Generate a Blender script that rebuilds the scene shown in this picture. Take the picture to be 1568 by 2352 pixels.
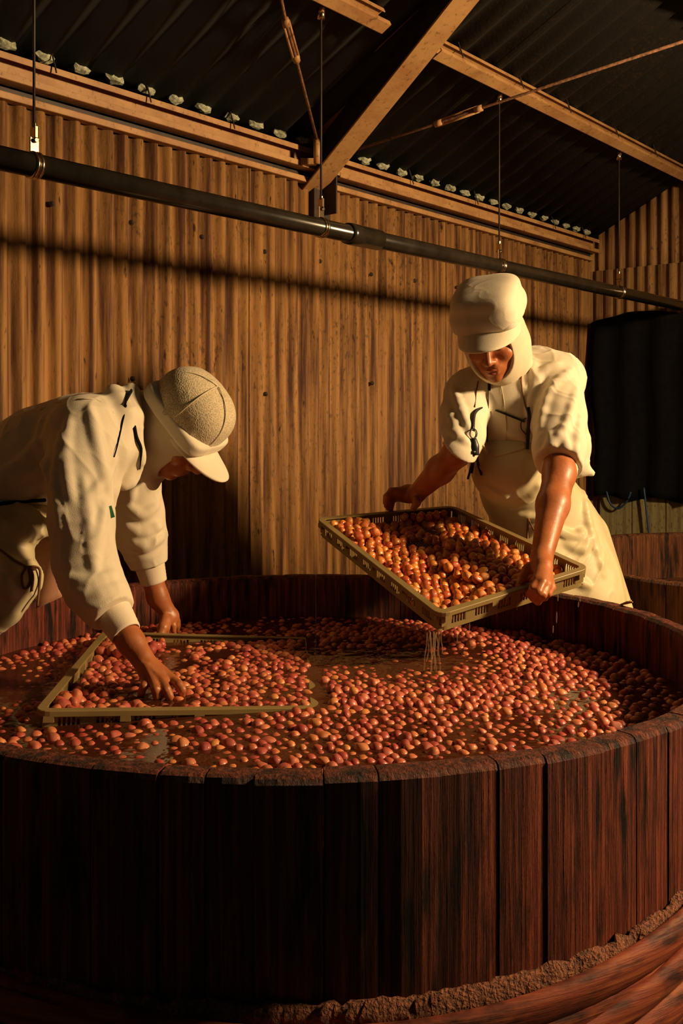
import bpy, bmesh, math, random
import numpy as np
from mathutils import Vector, Matrix

# ------------------------------------------------------------ clearing
for _o in list(bpy.data.objects):
    bpy.data.objects.remove(_o)
sc = bpy.context.scene
COL = sc.collection
random.seed(7)
RNG = np.random.default_rng(7)
PI = math.pi

# ------------------------------------------------------------ camera
F_PX, CX, CY, CAM_Z = 2300.0, 784.0, 970.0, 1.25
cam_d = bpy.data.cameras.new('camera')
cam = bpy.data.objects.new('camera', cam_d)
COL.objects.link(cam)
cam.location = (0, 0, CAM_Z)
cam.rotation_euler = (PI / 2, 0, 0)
cam_d.sensor_width = 36
cam_d.lens = F_PX / 2352 * 36
cam_d.shift_y = -(1176 - CY) / 2352
cam_d.clip_start = 0.05
sc.camera = cam

# ------------------------------------------------------------ world
world = bpy.data.worlds.new('night_shed')
sc.world = world
world.use_nodes = True
_bg = world.node_tree.nodes['Background']
_bg.inputs[0].default_value = (0.10, 0.42, 0.34, 1)
_bg.inputs[1].default_value = 0.035

# ------------------------------------------------------------ lamps
def area_light(name, loc, target, size, power, color, spread=180):
    d = bpy.data.lights.new(name, 'AREA')
    d.shape = 'DISK'; d.size = size; d.energy = power; d.color = color
    d.spread = math.radians(spread)
    o = bpy.data.objects.new(name, d); COL.objects.link(o)
    o.location = loc
    o.rotation_euler = (Vector(target) - Vector(loc)).to_track_quat('-Z', 'Y').to_euler()
    return o
KEY_LOC = Vector((3.0, 1.92, 2.25))
KEY = area_light('work_lamp_light', KEY_LOC, (-0.2, 2.6, 1.1), 0.40, 200, (1.0, 0.66, 0.33))
sc.view_settings.view_transform = 'Standard'
sc.view_settings.look = 'None'
sc.view_settings.exposure = 0.0
sc.view_settings.gamma = 1.0
sc.view_settings.use_curve_mapping = False
sc.cycles.use_denoising = True
sc.cycles.max_bounces = 6
sc.cycles.transparent_max_bounces = 12
sc.cycles.sample_clamp_indirect = 4.0

# ------------------------------------------------------------ helpers
def P(x, y, Y):
    """world point that stands at depth Y on the line through photo pixel (x, y)"""
    return np.array([(x - CX) / F_PX * Y, Y, CAM_Z - (y - CY) / F_PX * Y])
def Pz(x, y, z):
    Y = (CAM_Z - z) * F_PX / (y - CY)
    return P(x, y, Y)
def unit(v):
    v = np.asarray(v, float); return v / np.linalg.norm(v)

def thing(name, label, cat, loc=(0, 0, 0), group=None):
    o = bpy.data.objects.new(name, None); COL.objects.link(o)
    o.empty_display_size = 0.1
    o.location = tuple(float(c) for c in loc)
    o['label'] = label; o['category'] = cat
    if group: o['group'] = group
    return o
def tag(o, label=None, cat=None, group=None, kind=None):
    if label: o['label'] = label
    if cat: o['category'] = cat
    if group: o['group'] = group
    if kind: o['kind'] = kind
    return o
def base_of(parent):
    v = Vector((0, 0, 0))
    p = parent
    while p is not None:
        v += p.location; p = p.parent
    return v
def link_mesh(name, me, m, parent=None, loc=None):
    o = bpy.data.objects.new(name, me); COL.objects.link(o)
    if m is not None and len(me.materials) == 0: me.materials.append(m)
    if parent is not None: o.parent = parent
    if loc is not None: o.location = Vector(tuple(loc)) - base_of(parent)
    return o
def mesh_np(name, V, Fq, m, parent=None, smooth=True, tri=False):
    """V: n x 3 in world space, Fq: faces as an integer array (quads or tris)"""
    b = np.array(base_of(parent)) if parent is not None else np.zeros(3)
    V = (np.asarray(V, float) - b).astype(np.float32)
    Fq = np.asarray(Fq, np.int32)
    k = Fq.shape[1]
    me = bpy.data.meshes.new(name)
    me.vertices.add(len(V)); me.vertices.foreach_set('co', V.ravel())
    me.loops.add(Fq.size); me.loops.foreach_set('vertex_index', Fq.ravel())
    me.polygons.add(len(Fq))
    me.polygons.foreach_set('loop_start', np.arange(0, Fq.size, k, dtype=np.int32))
    me.polygons.foreach_set('use_smooth', np.full(len(Fq), smooth))
    me.update(); me.validate()
    return link_mesh(name, me, m, parent)

class MB:
    """collects boxes, tubes and sheets in world space; build() links them as one mesh"""
    def __init__(s): s.v = []; s.f = []
    def add(s, V, Fs):
        n = len(s.v); s.v += [tuple(map(float, p)) for p in V]; s.f += [tuple(n + i for i in f) for f in Fs]
    def box(s, c, half, ax=None):
        c = np.asarray(c, float); ax = np.eye(3) if ax is None else np.asarray(ax, float)
        V = [c + ax[0] * half[0] * i + ax[1] * half[1] * j + ax[2] * half[2] * k for i in (-1, 1) for j in (-1, 1) for k in (-1, 1)]
        s.add(V, [(0, 1, 3, 2), (4, 6, 7, 5), (0, 4, 5, 1), (2, 3, 7, 6), (0, 2, 6, 4), (1, 5, 7, 3)])
    def beam(s, a, b, w, h, up=(0, 0, 1)):
        a = np.asarray(a, float); b = np.asarray(b, float); d = b - a; L = np.linalg.norm(d); d /= L
        sd = unit(np.cross(d, up)); u = np.cross(sd, d)
        s.box((a + b) / 2, (L / 2, w / 2, h / 2), (d, sd, u))
    def tube(s, pts, r, n=8, closed=False, flat=None, cap=True):
        pts = [np.asarray(p, float) for p in pts]
        m = len(pts); r = [r] * m if np.isscalar(r) else list(r)
        ref = None; rings = []
        for i in range(m):
            if closed: t = pts[(i + 1) % m] - pts[i - 1]
            else: t = pts[min(i + 1, m - 1)] - pts[max(i - 1, 0)]
            t = unit(t)
            if ref is None:
                ref = np.array([0, 0, 1.0]) if abs(t[2]) < .9 else np.array([1.0, 0, 0])
            a = unit(ref - t * (ref @ t)); ref = a; b = np.cross(t, a)
            fa = 1.0 if flat is None else flat
            rings.append([pts[i] + (a * math.cos(q) + b * math.sin(q) * fa) * r[i] for q in (2 * PI * k / n for k in range(n))])
        V = [p for rg in rings for p in rg]; Fs = []
        for i in range(m if closed else m - 1):
            j = (i + 1) % m
            for k in range(n):
                k2 = (k + 1) % n
                Fs.append((i * n + k, i * n + k2, j * n + k2, j * n + k))
        if not closed and cap:
            Fs.append(tuple(reversed(range(n)))); Fs.append(tuple((m - 1) * n + k for k in range(n)))
        s.add(V, Fs)
    def lathe(s, prof, c, ax=None, n=24):
        c = np.asarray(c, float); ax = np.eye(3) if ax is None else np.asarray(ax, float)
        V = []; Fs = []
        for (r, h) in prof:
            for k in range(n):
                q = 2 * PI * k / n
                V.append(c + ax[0] * r * math.cos(q) + ax[1] * r * math.sin(q) + ax[2] * h)
        for i in range(len(prof) - 1):
            for k in range(n):
                k2 = (k + 1) % n
                Fs.append((i * n + k, i * n + k2, (i + 1) * n + k2, (i + 1) * n + k))
        s.add(V, Fs)
    def build(s, name, m, parent=None, smooth=False, bevel=0.0, solid=0.0, sub=0):
        b = base_of(parent) if parent is not None else Vector((0, 0, 0))
        me = bpy.data.meshes.new(name)
        me.from_pydata([(p[0] - b.x, p[1] - b.y, p[2] - b.z) for p in s.v], [], s.f)
        me.update()
        o = link_mesh(name, me, m, parent)
        for p in me.polygons: p.use_smooth = smooth
        if solid:
            q = o.modifiers.new('solid', 'SOLIDIFY'); q.thickness = solid; q.offset = 0
        if bevel:
            q = o.modifiers.new('bevel', 'BEVEL'); q.width = bevel; q.segments = 2; q.limit_method = 'ANGLE'
        if sub:
            q = o.modifiers.new('sub', 'SUBSURF'); q.levels = sub; q.render_levels = sub
        return o

def spline(pts, n=8):
    pts = [np.asarray(p, float) for p in pts]
    out = []
    m = len(pts)
    for i in range(m - 1):
        p0 = pts[max(i - 1, 0)]; p1 = pts[i]; p2 = pts[i + 1]; p3 = pts[min(i + 2, m - 1)]
        for k in range(n):
            t = k / n
            out.append(0.5 * ((2 * p1) + (-p0 + p2) * t + (2 * p0 - 5 * p1 + 4 * p2 - p3) * t * t + (-p0 + 3 * p1 - 3 * p2 + p3) * t ** 3))
    out.append(pts[-1])
    return out

# value noise, vectorised
def vnoise(Q, seed=0):
    Q = np.asarray(Q, float); i = np.floor(Q).astype(np.int64); f = Q - i; f = f * f * (3 - 2 * f)
    def h(a, b, c):
        n = (a * 73856093) ^ (b * 19349663) ^ (c * 83492791) ^ (seed * 2654435761)
        n = (n ^ (n >> 13)) * 1274126177 & 0x7fffffff
        n = (n ^ (n >> 11)) * 668265263 & 0x7fffffff
        return (n & 0xffff) / 65535.0
    r = 0
    for a in (0, 1):
        for b in (0, 1):
            for c in (0, 1):
                w = (f[:, 0] if a else 1 - f[:, 0]) * (f[:, 1] if b else 1 - f[:, 1]) * (f[:, 2] if c else 1 - f[:, 2])
                r = r + w * h(i[:, 0] + a, i[:, 1] + b, i[:, 2] + c)
    return r * 2 - 1

# signed distance sculpting
class SDF:
    def __init__(s, lo, hi, h):
        s.lo = np.asarray(lo, float); s.h = h
        s.n = np.ceil((np.asarray(hi) - s.lo) / h).astype(int) + 1
        s.F = np.full(s.n, 1.0, np.float32)
    def _win(s, lo, hi):
        a = np.maximum(np.floor((lo - s.lo) / s.h).astype(int), 0)
        b = np.minimum(np.ceil((hi - s.lo) / s.h).astype(int) + 1, s.n)
        if np.any(b <= a): return None
        X = [(s.lo[i] + np.arange(a[i], b[i]) * s.h).astype(np.float32) for i in range(3)]
        G = np.meshgrid(*X, indexing='ij', sparse=True)
        return tuple(slice(a[i], b[i]) for i in range(3)), G
    def _mix(s, sl, d, k, mode):
        A = s.F[sl]
        if mode == 'add':
            if k > 0:
                q = np.maximum(k - np.abs(A - d), 0) / k
                s.F[sl] = np.minimum(A, d) - q * q * k * .25
            else: s.F[sl] = np.minimum(A, d)
        else:
            d = -d
            if k > 0:
                q = np.maximum(k - np.abs(A - d), 0) / k
                s.F[sl] = np.maximum(A, d) + q * q * k * .25
            else: s.F[sl] = np.maximum(A, d)
    def cone(s, p, q, r1, r2, k=.02, mode='add'):
        p = np.asarray(p, float); q = np.asarray(q, float); R = max(r1, r2) + k + 3 * s.h
        w = s._win(np.minimum(p, q) - R, np.maximum(p, q) + R)
        if w is None: return
        sl, G = w; d = q - p; L2 = float(d @ d) + 1e-12
        t = ((G[0] - p[0]) * d[0] + (G[1] - p[1]) * d[1] + (G[2] - p[2]) * d[2]) / L2
        t = np.clip(t, 0, 1)
        D = np.sqrt((G[0] - p[0] - t * d[0]) ** 2 + (G[1] - p[1] - t * d[1]) ** 2 + (G[2] - p[2] - t * d[2]) ** 2) - (r1 + (r2 - r1) * t)
        s._mix(sl, D.astype(np.float32), k, mode)
    def chain(s, pts, rs, k=.015, mode='add'):
        for i in range(len(pts) - 1): s.cone(pts[i], pts[i + 1], rs[i], rs[i + 1], k, mode)
    def ell(s, c, rad, ax=None, k=.02, mode='add', power=2.0):
        c = np.asarray(c, float); rad = np.asarray(rad, float); ax = np.eye(3) if ax is None else np.asarray(ax, float)
        R = rad.max() * (1.25 if power > 2 else 1) + k + 3 * s.h
        w = s._win(c - R, c + R)
        if w is None: return
        sl, G = w
        u = [((G[0] - c[0]) * ax[i][0] + (G[1] - c[1]) * ax[i][1] + (G[2] - c[2]) * ax[i][2]) / rad[i] for i in range(3)]
        if power == 2.0: q = np.sqrt(u[0] ** 2 + u[1] ** 2 + u[2] ** 2)
        else: q = (np.abs(u[0]) ** power + np.abs(u[1]) ** power + np.abs(u[2]) ** power) ** (1 / power)
        if power == 2.0:
            g = np.sqrt((u[0] / rad[0]) ** 2 + (u[1] / rad[1]) ** 2 + (u[2] / rad[2]) ** 2) + 1e-9
            D = q * (q - 1) / g
        else: D = (q - 1) * rad.min()
        s._mix(sl, D.astype(np.float32), k, mode)
    def box(s, c, half, ax=None, r=.01, k=.01, mode='add'):
        c = np.asarray(c, float); ax = np.eye(3) if ax is None else np.asarray(ax, float)
        R = np.linalg.norm(half) + k + 3 * s.h
        w = s._win(c - R, c + R)
        if w is None: return
        sl, G = w
        u = [np.abs((G[0] - c[0]) * ax[i][0] + (G[1] - c[1]) * ax[i][1] + (G[2] - c[2]) * ax[i][2]) - (half[i] - r) for i in range(3)]
        D = np.sqrt(np.maximum(u[0], 0) ** 2 + np.maximum(u[1], 0) ** 2 + np.maximum(u[2], 0) ** 2) + np.minimum(np.maximum(np.maximum(u[0], u[1]), u[2]), 0) - r
        s._mix(sl, D.astype(np.float32), k, mode)
    def surf(s, x, y):
        Ys = np.arange(s.lo[1], s.lo[1] + s.n[1] * s.h, s.h * .7)
        Q = np.stack([(x - CX) / F_PX * Ys, Ys, CAM_Z - (y - CY) / F_PX * Ys], 1)
        I = np.round((Q - s.lo) / s.h).astype(int)
        ok = ((I >= 0) & (I < s.n)).all(1); I = np.clip(I, 0, s.n - 1)
        v = np.where(ok, s.F[I[:, 0], I[:, 1], I[:, 2]], 1.0)
        h = np.argmax(v < 0)
        return Ys[h] if v[h] < 0 else None
    def cords(s, items, sink=.25, k=.016):
        todo = []
        for pts, r in items:
            Q = []
            pp = spline([np.array([p[0], p[1], 0.]) for p in pts], 4)
            for p in pp:
                Y = s.surf(p[0], p[1]); Q.append(None if Y is None else P(p[0], p[1], Y + r * sink))
            todo.append((Q, r))
        for Q, r in todo:
            n = len(Q)
            for i in range(n - 1):
                if Q[i] is not None and Q[i + 1] is not None and abs(Q[i][1] - Q[i + 1][1]) < .05:
                    f0 = math.sin(PI * (i + .35) / n); f1 = math.sin(PI * (i + 1.35) / n); s.cone(Q[i], Q[i + 1], r * (.35 + .65 * f0), r * (.35 + .65 * f1), k)
    def mesh(s):
        F = s.F; S = F < 0
        C = np.zeros(np.array(F.shape) - 1, np.uint8)
        for a in (0, 1):
            for b in (0, 1):
                for c in (0, 1):
                    C += S[a:F.shape[0] - 1 + a, b:F.shape[1] - 1 + b, c:F.shape[2] - 1 + c]
        act = (C > 0) & (C < 8)
        I = np.argwhere(act)
        vid = np.full(C.shape, -1, np.int32); vid[act] = np.arange(len(I))
        acc = np.zeros((len(I), 3)); cnt = np.zeros(len(I))
        off = [(0, 0, 0), (1, 0, 0), (0, 1, 0), (1, 1, 0), (0, 0, 1), (1, 0, 1), (0, 1, 1), (1, 1, 1)]
        val = [F[I[:, 0] + o[0], I[:, 1] + o[1], I[:, 2] + o[2]] for o in off]
        for a, b in ((0, 1), (2, 3), (4, 5), (6, 7), (0, 2), (1, 3), (4, 6), (5, 7), (0, 4), (1, 5), (2, 6), (3, 7)):
            m = (val[a] < 0) != (val[b] < 0)
            t = np.where(m, val[a] / (val[a] - val[b] + 1e-12 * (val[a] == val[b])), 0)
            oa = np.array(off[a], float); ob = np.array(off[b], float)
            acc += np.where(m[:, None], oa + (ob - oa) * t[:, None], 0); cnt += m
        V = s.lo + (I + acc / cnt[:, None]) * s.h
        quads = []
        n = F.shape
        for axis in range(3):
            o1, o2 = [(1, 2), (2, 0), (0, 1)][axis]
            sa = [slice(1, n[i] - 1) for i in range(3)]; sb = list(sa)
            sa[axis] = slice(0, n[axis] - 1); sb[axis] = slice(1, n[axis])
            A = S[tuple(sa)]; B = S[tuple(sb)]
            E = np.argwhere(A != B)
            if len(E) == 0: continue
            fl = A[E[:, 0], E[:, 1], E[:, 2]]
            base = E.copy()
            for i in range(3):
                if i != axis: base[:, i] += 1
            def cell(d1, d2):
                q = base.copy(); q[:, o1] -= d1; q[:, o2] -= d2
                return vid[q[:, 0], q[:, 1], q[:, 2]]
            Q = np.stack([cell(1, 1), cell(0, 1), cell(0, 0), cell(1, 0)], 1)
            Q[~fl] = Q[~fl][:, ::-1]
            quads.append(Q)
        Q = np.concatenate(quads); Q = Q[(Q >= 0).all(1)]
        return V, Q
def normals_of(V, Q):
    a = V[Q[:, 2]] - V[Q[:, 0]]; b = V[Q[:, 3]] - V[Q[:, 1]]
    n = np.cross(a, b); N = np.zeros_like(V)
    for i in range(4): np.add.at(N, Q[:, i], n)
    return N / (np.linalg.norm(N, axis=1, keepdims=True) + 1e-12)
def relax(V, Q, it=2, w=.5):
    for _ in range(it):
        A = np.zeros_like(V); c = np.zeros(len(V))
        for i in range(4):
            j = (i + 1) % 4
            np.add.at(A, Q[:, i], V[Q[:, j]]); np.add.at(A, Q[:, j], V[Q[:, i]])
            np.add.at(c, Q[:, i], 1); np.add.at(c, Q[:, j], 1)
        V = V * (1 - w) + w * A / np.maximum(c, 1)[:, None]
    return V
def folds(V, N, amp, freq=(9, 9, 4), seed=3, warp=.5):
    W = V * 3.0
    wx = vnoise(W, seed) * warp; wz = vnoise(W + 7.7, seed + 1) * warp
    Q1 = np.stack([V[:, 0] * freq[0] + wx * 2, V[:, 1] * freq[1] + wz * 2, V[:, 2] * freq[2] + wx], 1)
    n = vnoise(Q1, seed + 2); rid = np.exp(-np.abs(n) / .16) - .35
    n2 = vnoise(Q1 * 2.1 + 3.3, seed + 3); rid2 = np.exp(-np.abs(n2) / .16) - .35
    m = np.clip(vnoise(V * 5 + 1.7, seed + 4) * 1.5 + .75, .15, 1.3)
    return V + N * (amp * m * (rid * .9 + rid2 * .5))[:, None]

# ------------------------------------------------------------ materials
def new_mat(name):
    m = bpy.data.materials.new(name); m.use_nodes = True
    nt = m.node_tree; b = nt.nodes['Principled BSDF']
    return m, nt, b
def N_(nt, t, **kw):
    n = nt.nodes.new(t)
    for k, v in kw.items(): setattr(n, k, v)
    return n
def ramp(nt, stops, src):
    r = nt.nodes.new('ShaderNodeValToRGB'); e = r.color_ramp.elements
    while len(e) > 2: e.remove(e[-1])
    e[0].position, e[0].color = stops[0][0], (*stops[0][1], 1)
    e[1].position, e[1].color = stops[1][0], (*stops[1][1], 1)
    for p, c in stops[2:]:
        q = e.new(p); q.color = (*c, 1)
    nt.links.new(src, r.inputs[0]); return r
def coords(nt, scale=(1, 1, 1), kind='Object', rot=(0, 0, 0)):
    tc = nt.nodes.new('ShaderNodeTexCoord'); mp = nt.nodes.new('ShaderNodeMapping')
    mp.inputs['Scale'].default_value = scale; mp.inputs['Rotation'].default_value = rot
    nt.links.new(tc.outputs[kind], mp.inputs[0]); return mp.outputs[0]
def noise(nt, vec, scale, detail=4, rough=.55):
    n = nt.nodes.new('ShaderNodeTexNoise'); n.inputs['Scale'].default_value = scale
    n.inputs['Detail'].default_value = detail; n.inputs['Roughness'].default_value = rough
    nt.links.new(vec, n.inputs['Vector']); return n.outputs[0]
def mixc(nt, fac, a, b, mode='MIX'):
    n = nt.nodes.new('ShaderNodeMix'); n.data_type = 'RGBA'; n.blend_type = mode
    for sock, v in ((n.inputs[0], fac), (n.inputs[6], a), (n.inputs[7], b)):
        if hasattr(v, 'is_output'): nt.links.new(v, sock)
        elif isinstance(v, tuple): sock.default_value = (*v, 1)
        else: sock.default_value = v
    return n.outputs[2]
def bump(nt, b, h, strength=.3, dist=.01):
    n = nt.nodes.new('ShaderNodeBump'); n.inputs['Strength'].default_value = strength; n.inputs['Distance'].default_value = dist
    nt.links.new(h, n.inputs['Height']); nt.links.new(n.outputs[0], b.inputs['Normal'])
def simple(name, col, rough=.5, metal=0, coat=0, nscale=30, namt=.25, bmp=.1, spec=.5, dist=.003):
    m, nt, b = new_mat(name)
    v = coords(nt); n = noise(nt, v, nscale)
    r = ramp(nt, [(.3, tuple(c * (1 - namt) for c in col)), (.7, tuple(min(c * (1 + namt), 1) for c in col))], n)
    nt.links.new(r.outputs[0], b.inputs['Base Color'])
    b.inputs['Roughness'].default_value = rough; b.inputs['Metallic'].default_value = metal
    b.inputs['Coat Weight'].default_value = coat; b.inputs['Specular IOR Level'].default_value = spec
    if bmp: bump(nt, b, n, bmp, dist)
    return m

def cloth_mat(name, col, rough=.85, grid=False, wet=0):
    m, nt, b = new_mat(name)
    v = coords(nt); n = noise(nt, v, 9, 3); n2 = noise(nt, v, 700, 2)
    r = ramp(nt, [(.3, tuple(c * .86 for c in col)), (.65, col)], n)
    nt.links.new(r.outputs[0], b.inputs['Base Color'])
    b.inputs['Roughness'].default_value = rough
    b.inputs['Sheen Weight'].default_value = .15
    b.inputs['Coat Weight'].default_value = wet; b.inputs['Coat Roughness'].default_value = .3
    if grid:
        w = nt.nodes.new('ShaderNodeTexVoronoi'); w.inputs['Scale'].default_value = 260
        nt.links.new(v, w.inputs['Vector'])
        rr = ramp(nt, [(.0, tuple(c * .35 for c in col)), (.55, tuple(c * .95 for c in col))], w.outputs['Distance'])
        nt.links.new(rr.outputs[0], b.inputs['Base Color'])
        bump(nt, b, w.outputs['Distance'], .5, .002)
    else:
        rg = nt.nodes.new('ShaderNodeTexNoise'); rg.noise_type = 'RIDGED_MULTIFRACTAL'; rg.inputs['Scale'].default_value = 5.5
        rg.inputs['Detail'].default_value = 2.2; rg.inputs['Distortion'].default_value = .6; nt.links.new(v, rg.inputs['Vector'])
        bump(nt, b, mixc(nt, .12, rg.outputs[0], n2), .5, .012)
    return m
M = {}
M['cloth'] = cloth_mat('white_cotton', (.74, .66, .50))
M['cloth2'] = cloth_mat('cream_cotton', (.70, .60, .42))
M['apron'] = cloth_mat('cream_vinyl', (.58, .50, .30), .5, wet=.12)
M['apron_in'] = cloth_mat('pinkish_vinyl', (.45, .22, .13), .5)
M['mesh_cap'] = cloth_mat('cap_mesh_fabric', (.62, .52, .34), .9, grid=True)
M['rib_cuff'] = cloth_mat('ribbed_cuff', (.78, .68, .52), .9)
M['cord'] = simple('brown_cord', (.16, .07, .03), .9)
M['black'] = simple('black_fabric', (.006, .006, .006), .95, bmp=.2, spec=.1)
M['blackplastic'] = simple('black_plastic', (.008, .008, .008), .4)
M['zip'] = simple('zip_metal', (.05, .04, .03), .35, 1)
M['patch'] = simple('green_badge', (.04, .22, .12), .4)

def skin_mat():
    m, nt, b = new_mat('skin')
    v = coords(nt); n = noise(nt, v, 18, 4); n2 = noise(nt, v, 120, 3)
    r = ramp(nt, [(.3, (.30, .088, .028)), (.6, (.42, .14, .045)), (.8, (.42, .11, .042))], n)
    nt.links.new(r.outputs[0], b.inputs['Base Color'])
    b.inputs['Roughness'].default_value = .46
    b.inputs['Subsurface Weight'].default_value = .12
    b.inputs['Subsurface Radius'].default_value = (.008, .003, .001)
    b.inputs['Coat Weight'].default_value = .08; b.inputs['Coat Roughness'].default_value = .25
    bump(nt, b, mixc(nt, .5, n, n2), .35, .003)
    return m
M['skin'] = skin_mat()
M['lip'] = simple('lips', (.42, .10, .06), .4)
M['eye'] = simple('eye_white', (.5, .42, .34), .25)
M['hair'] = simple('black_hair', (.01, .008, .006), .6)

def wall_mat(name, base, stain, dark):
    m, nt, b = new_mat(name)
    v1 = coords(nt, (40, 40, 1.6), 'Object'); n1 = noise(nt, v1, 1.0, 5, .6)
    v2 = coords(nt, (1, 1, .45)); n2 = noise(nt, v2, 75, 5, .65); n3 = noise(nt, v2, 2.2, 3)
    n4 = noise(nt, coords(nt, (60, 60, 14)), 1.0, 3, .6)
    c = ramp(nt, [(.36, stain), (.56, base), (.75, tuple(min(1, q * 1.25) for q in base))], n1)
    d = ramp(nt, [(.34, (.9, .9, .9)), (.46, (0, 0, 0))], n2)
    g = ramp(nt, [(.40, (0, 0, 0)), (.62, (.85, .85, .85))], n3)
    mult = N_(nt, 'ShaderNodeMath', operation='MULTIPLY'); nt.links.new(d.outputs[0], mult.inputs[0]); nt.links.new(g.outputs[0], mult.inputs[1])
    c2 = mixc(nt, mult.outputs[0], c.outputs[0], dark)
    e = ramp(nt, [(.27, (1, 1, 1)), (.36, (0, 0, 0))], n4)
    c3 = mixc(nt, e.outputs[0], c2, tuple(q * .55 for q in stain))
    nt.links.new(c3, b.inputs['Base Color'])
    b.inputs['Roughness'].default_value = .75
    bump(nt, b, n2, .35, .004)
    return m
M['wall'] = wall_mat('weathered_slate_sheet', (.33, .165, .050), (.085, .028, .011), (.035, .020, .007))
M['endwall'] = wall_mat('end_wall_sheet', (.36, .20, .08), (.16, .07, .025), (.03, .02, .01))
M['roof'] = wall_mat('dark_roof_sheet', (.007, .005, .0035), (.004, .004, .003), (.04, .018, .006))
M['board'] = wall_mat('pale_board', (.30, .27, .13), (.2, .16, .07), (.09, .04, .02))

def steel_mat():
    m, nt, b = new_mat('painted_rusty_steel')
    v = coords(nt); n = noise(nt, v, 55, 5, .65); n2 = noise(nt, v, 6, 3)
    c = ramp(nt, [(.36, (.035, .012, .005)), (.40, (.36, .18, .07)), (.7, (.44, .24, .095))], n)
    d = mixc(nt, .5, c.outputs[0], ramp(nt, [(.35, (.28, .13, .05)), (.6, (.5, .3, .12))], n2).outputs[0])
    nt.links.new(d, b.inputs['Base Color']); b.inputs['Roughness'].default_value = .55
    bump(nt, b, n, .3, .003); return m
M['steel'] = steel_mat()
M['rust'] = simple('rusty_rod', (.16, .07, .03), .8, nscale=90, namt=.7, bmp=.4)
M['darksteel'] = simple('dark_steel', (.03, .018, .012), .6, namt=.4)
M['chrome'] = simple('clamp_metal', (.55, .42, .28), .22, 1, nscale=60, namt=.1, bmp=.05)
M['pipe'] = simple('dark_vinyl_pipe', (.022, .017, .012), .22, 0, nscale=14, namt=.35, bmp=.05, spec=.7)
M['plug'] = simple('daylit_mortar', (.34, .36, .26), .8, nscale=80, namt=.5, bmp=.6)
M['concrete'] = simple('dark_wet_concrete', (.05, .04, .032), .55, nscale=6, namt=.4, bmp=.2)
M['blue'] = simple('blue_cord', (.015, .05, .12), .5)

def wood_mat(name, lo, mid, hi, seed=0, rel=.9, g1=(120, 120, 3.2), g2=(34, 34, 5)):
    m, nt, b = new_mat(name)
    oi = N_(nt, 'ShaderNodeObjectInfo')
    tc = nt.nodes.new('ShaderNodeTexCoord')
    add = N_(nt, 'ShaderNodeVectorMath', operation='ADD'); nt.links.new(tc.outputs['Object'], add.inputs[0])
    sca = N_(nt, 'ShaderNodeMath', operation='MULTIPLY'); nt.links.new(oi.outputs['Random'], sca.inputs[0]); sca.inputs[1].default_value = 30
    nt.links.new(sca.outputs[0], add.inputs[1])
    mp = nt.nodes.new('ShaderNodeMapping'); mp.inputs['Scale'].default_value = g1; nt.links.new(add.outputs[0], mp.inputs[0])
    n1 = noise(nt, mp.outputs[0], 1.0, 6, .65)
    mp2 = nt.nodes.new('ShaderNodeMapping'); mp2.inputs['Scale'].default_value = g2; nt.links.new(add.outputs[0], mp2.inputs[0])
    n2 = noise(nt, mp2.outputs[0], 1.0, 4, .6)
    c = ramp(nt, [(.28, lo), (.5, mid), (.72, hi)], n1)
    c2 = mixc(nt, ramp(nt, [(.36, (1, 1, 1)), (.5, (0, 0, 0))], n2).outputs[0], c.outputs[0], tuple(q * .35 for q in lo))
    nt.links.new(c2, b.inputs['Base Color'])
    b.inputs['Roughness'].default_value = .62; b.inputs['Specular IOR Level'].default_value = .3
    bump(nt, b, mixc(nt, .4, n1, n2), rel, .022)
    return m
M['stave'] = wood_mat('weathered_red_cedar', (.030, .007, .005), (.13, .026, .013), (.34, .080, .036))
M['stave2'] = wood_mat('old_vat_wood', (.05, .018, .008), (.12, .04, .016), (.26, .10, .03))
M['bamboo'] = wood_mat('red_stained_bamboo', (.13, .02, .010), (.26, .05, .02), (.42, .13, .035), rel=.3, g1=(5, 5, 150), g2=(7, 7, 26))
M['crust'] = simple('salt_crusted_fibre', (.19, .06, .025), .8, nscale=160, namt=.7, bmp=1.0, dist=.01)

def plum_mat(name, per_object, tray):
    m, nt, b = new_mat(name)
    if per_object:
        rnd = N_(nt, 'ShaderNodeObjectInfo').outputs['Random']
    else:
        at = N_(nt, 'ShaderNodeAttribute'); at.attribute_name = 'tint'; rnd = at.outputs['Fac']
    if tray: stops = [(0, (.44, .075, .03)), (.25, (.60, .17, .03)), (.6, (.72, .28, .04)), (1, (.68, .33, .06))]
    else: stops = [(0, (.36, .055, .04)), (.35, (.50, .11, .065)), (.7, (.62, .19, .09)), (1, (.70, .28, .085))]
    c = ramp(nt, stops, rnd)
    tc = nt.nodes.new('ShaderNodeTexCoord')
    n = noise(nt, tc.outputs['Object'], 45, 3); n2 = noise(nt, tc.outputs['Object'], 200, 3)
    red = (.36, .035, .03) if not tray else (.48, .05, .015)
    c2 = mixc(nt, ramp(nt, [(.42, (0, 0, 0)), (.68, (.8, .8, .8))], n).outputs[0], c.outputs[0], red)
    c3 = mixc(nt, ramp(nt, [(.24, (.8, .8, .8)), (.32, (0, 0, 0))], n2).outputs[0], c2, (.10, .02, .01))
    nt.links.new(c3, b.inputs['Base Color'])
    b.inputs['Roughness'].default_value = .42 if tray else .5
    b.inputs['Coat Weight'].default_value = .6 if tray else .22; b.inputs['Coat Roughness'].default_value = .12
    b.inputs['Subsurface Weight'].default_value = .1; b.inputs['Subsurface Radius'].default_value = (.006, .002, .001)
    bump(nt, b, n, .3, .003)
    return m
M['plum_o'] = plum_mat('plum_skin_vat', True, False); M['plum_s'] = plum_mat('plum_skin_vat_mass', False, False)
M['tplum_o'] = plum_mat('plum_skin_tray', True, True); M['tplum_s'] = plum_mat('plum_skin_tray_mass', False, True)
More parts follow.
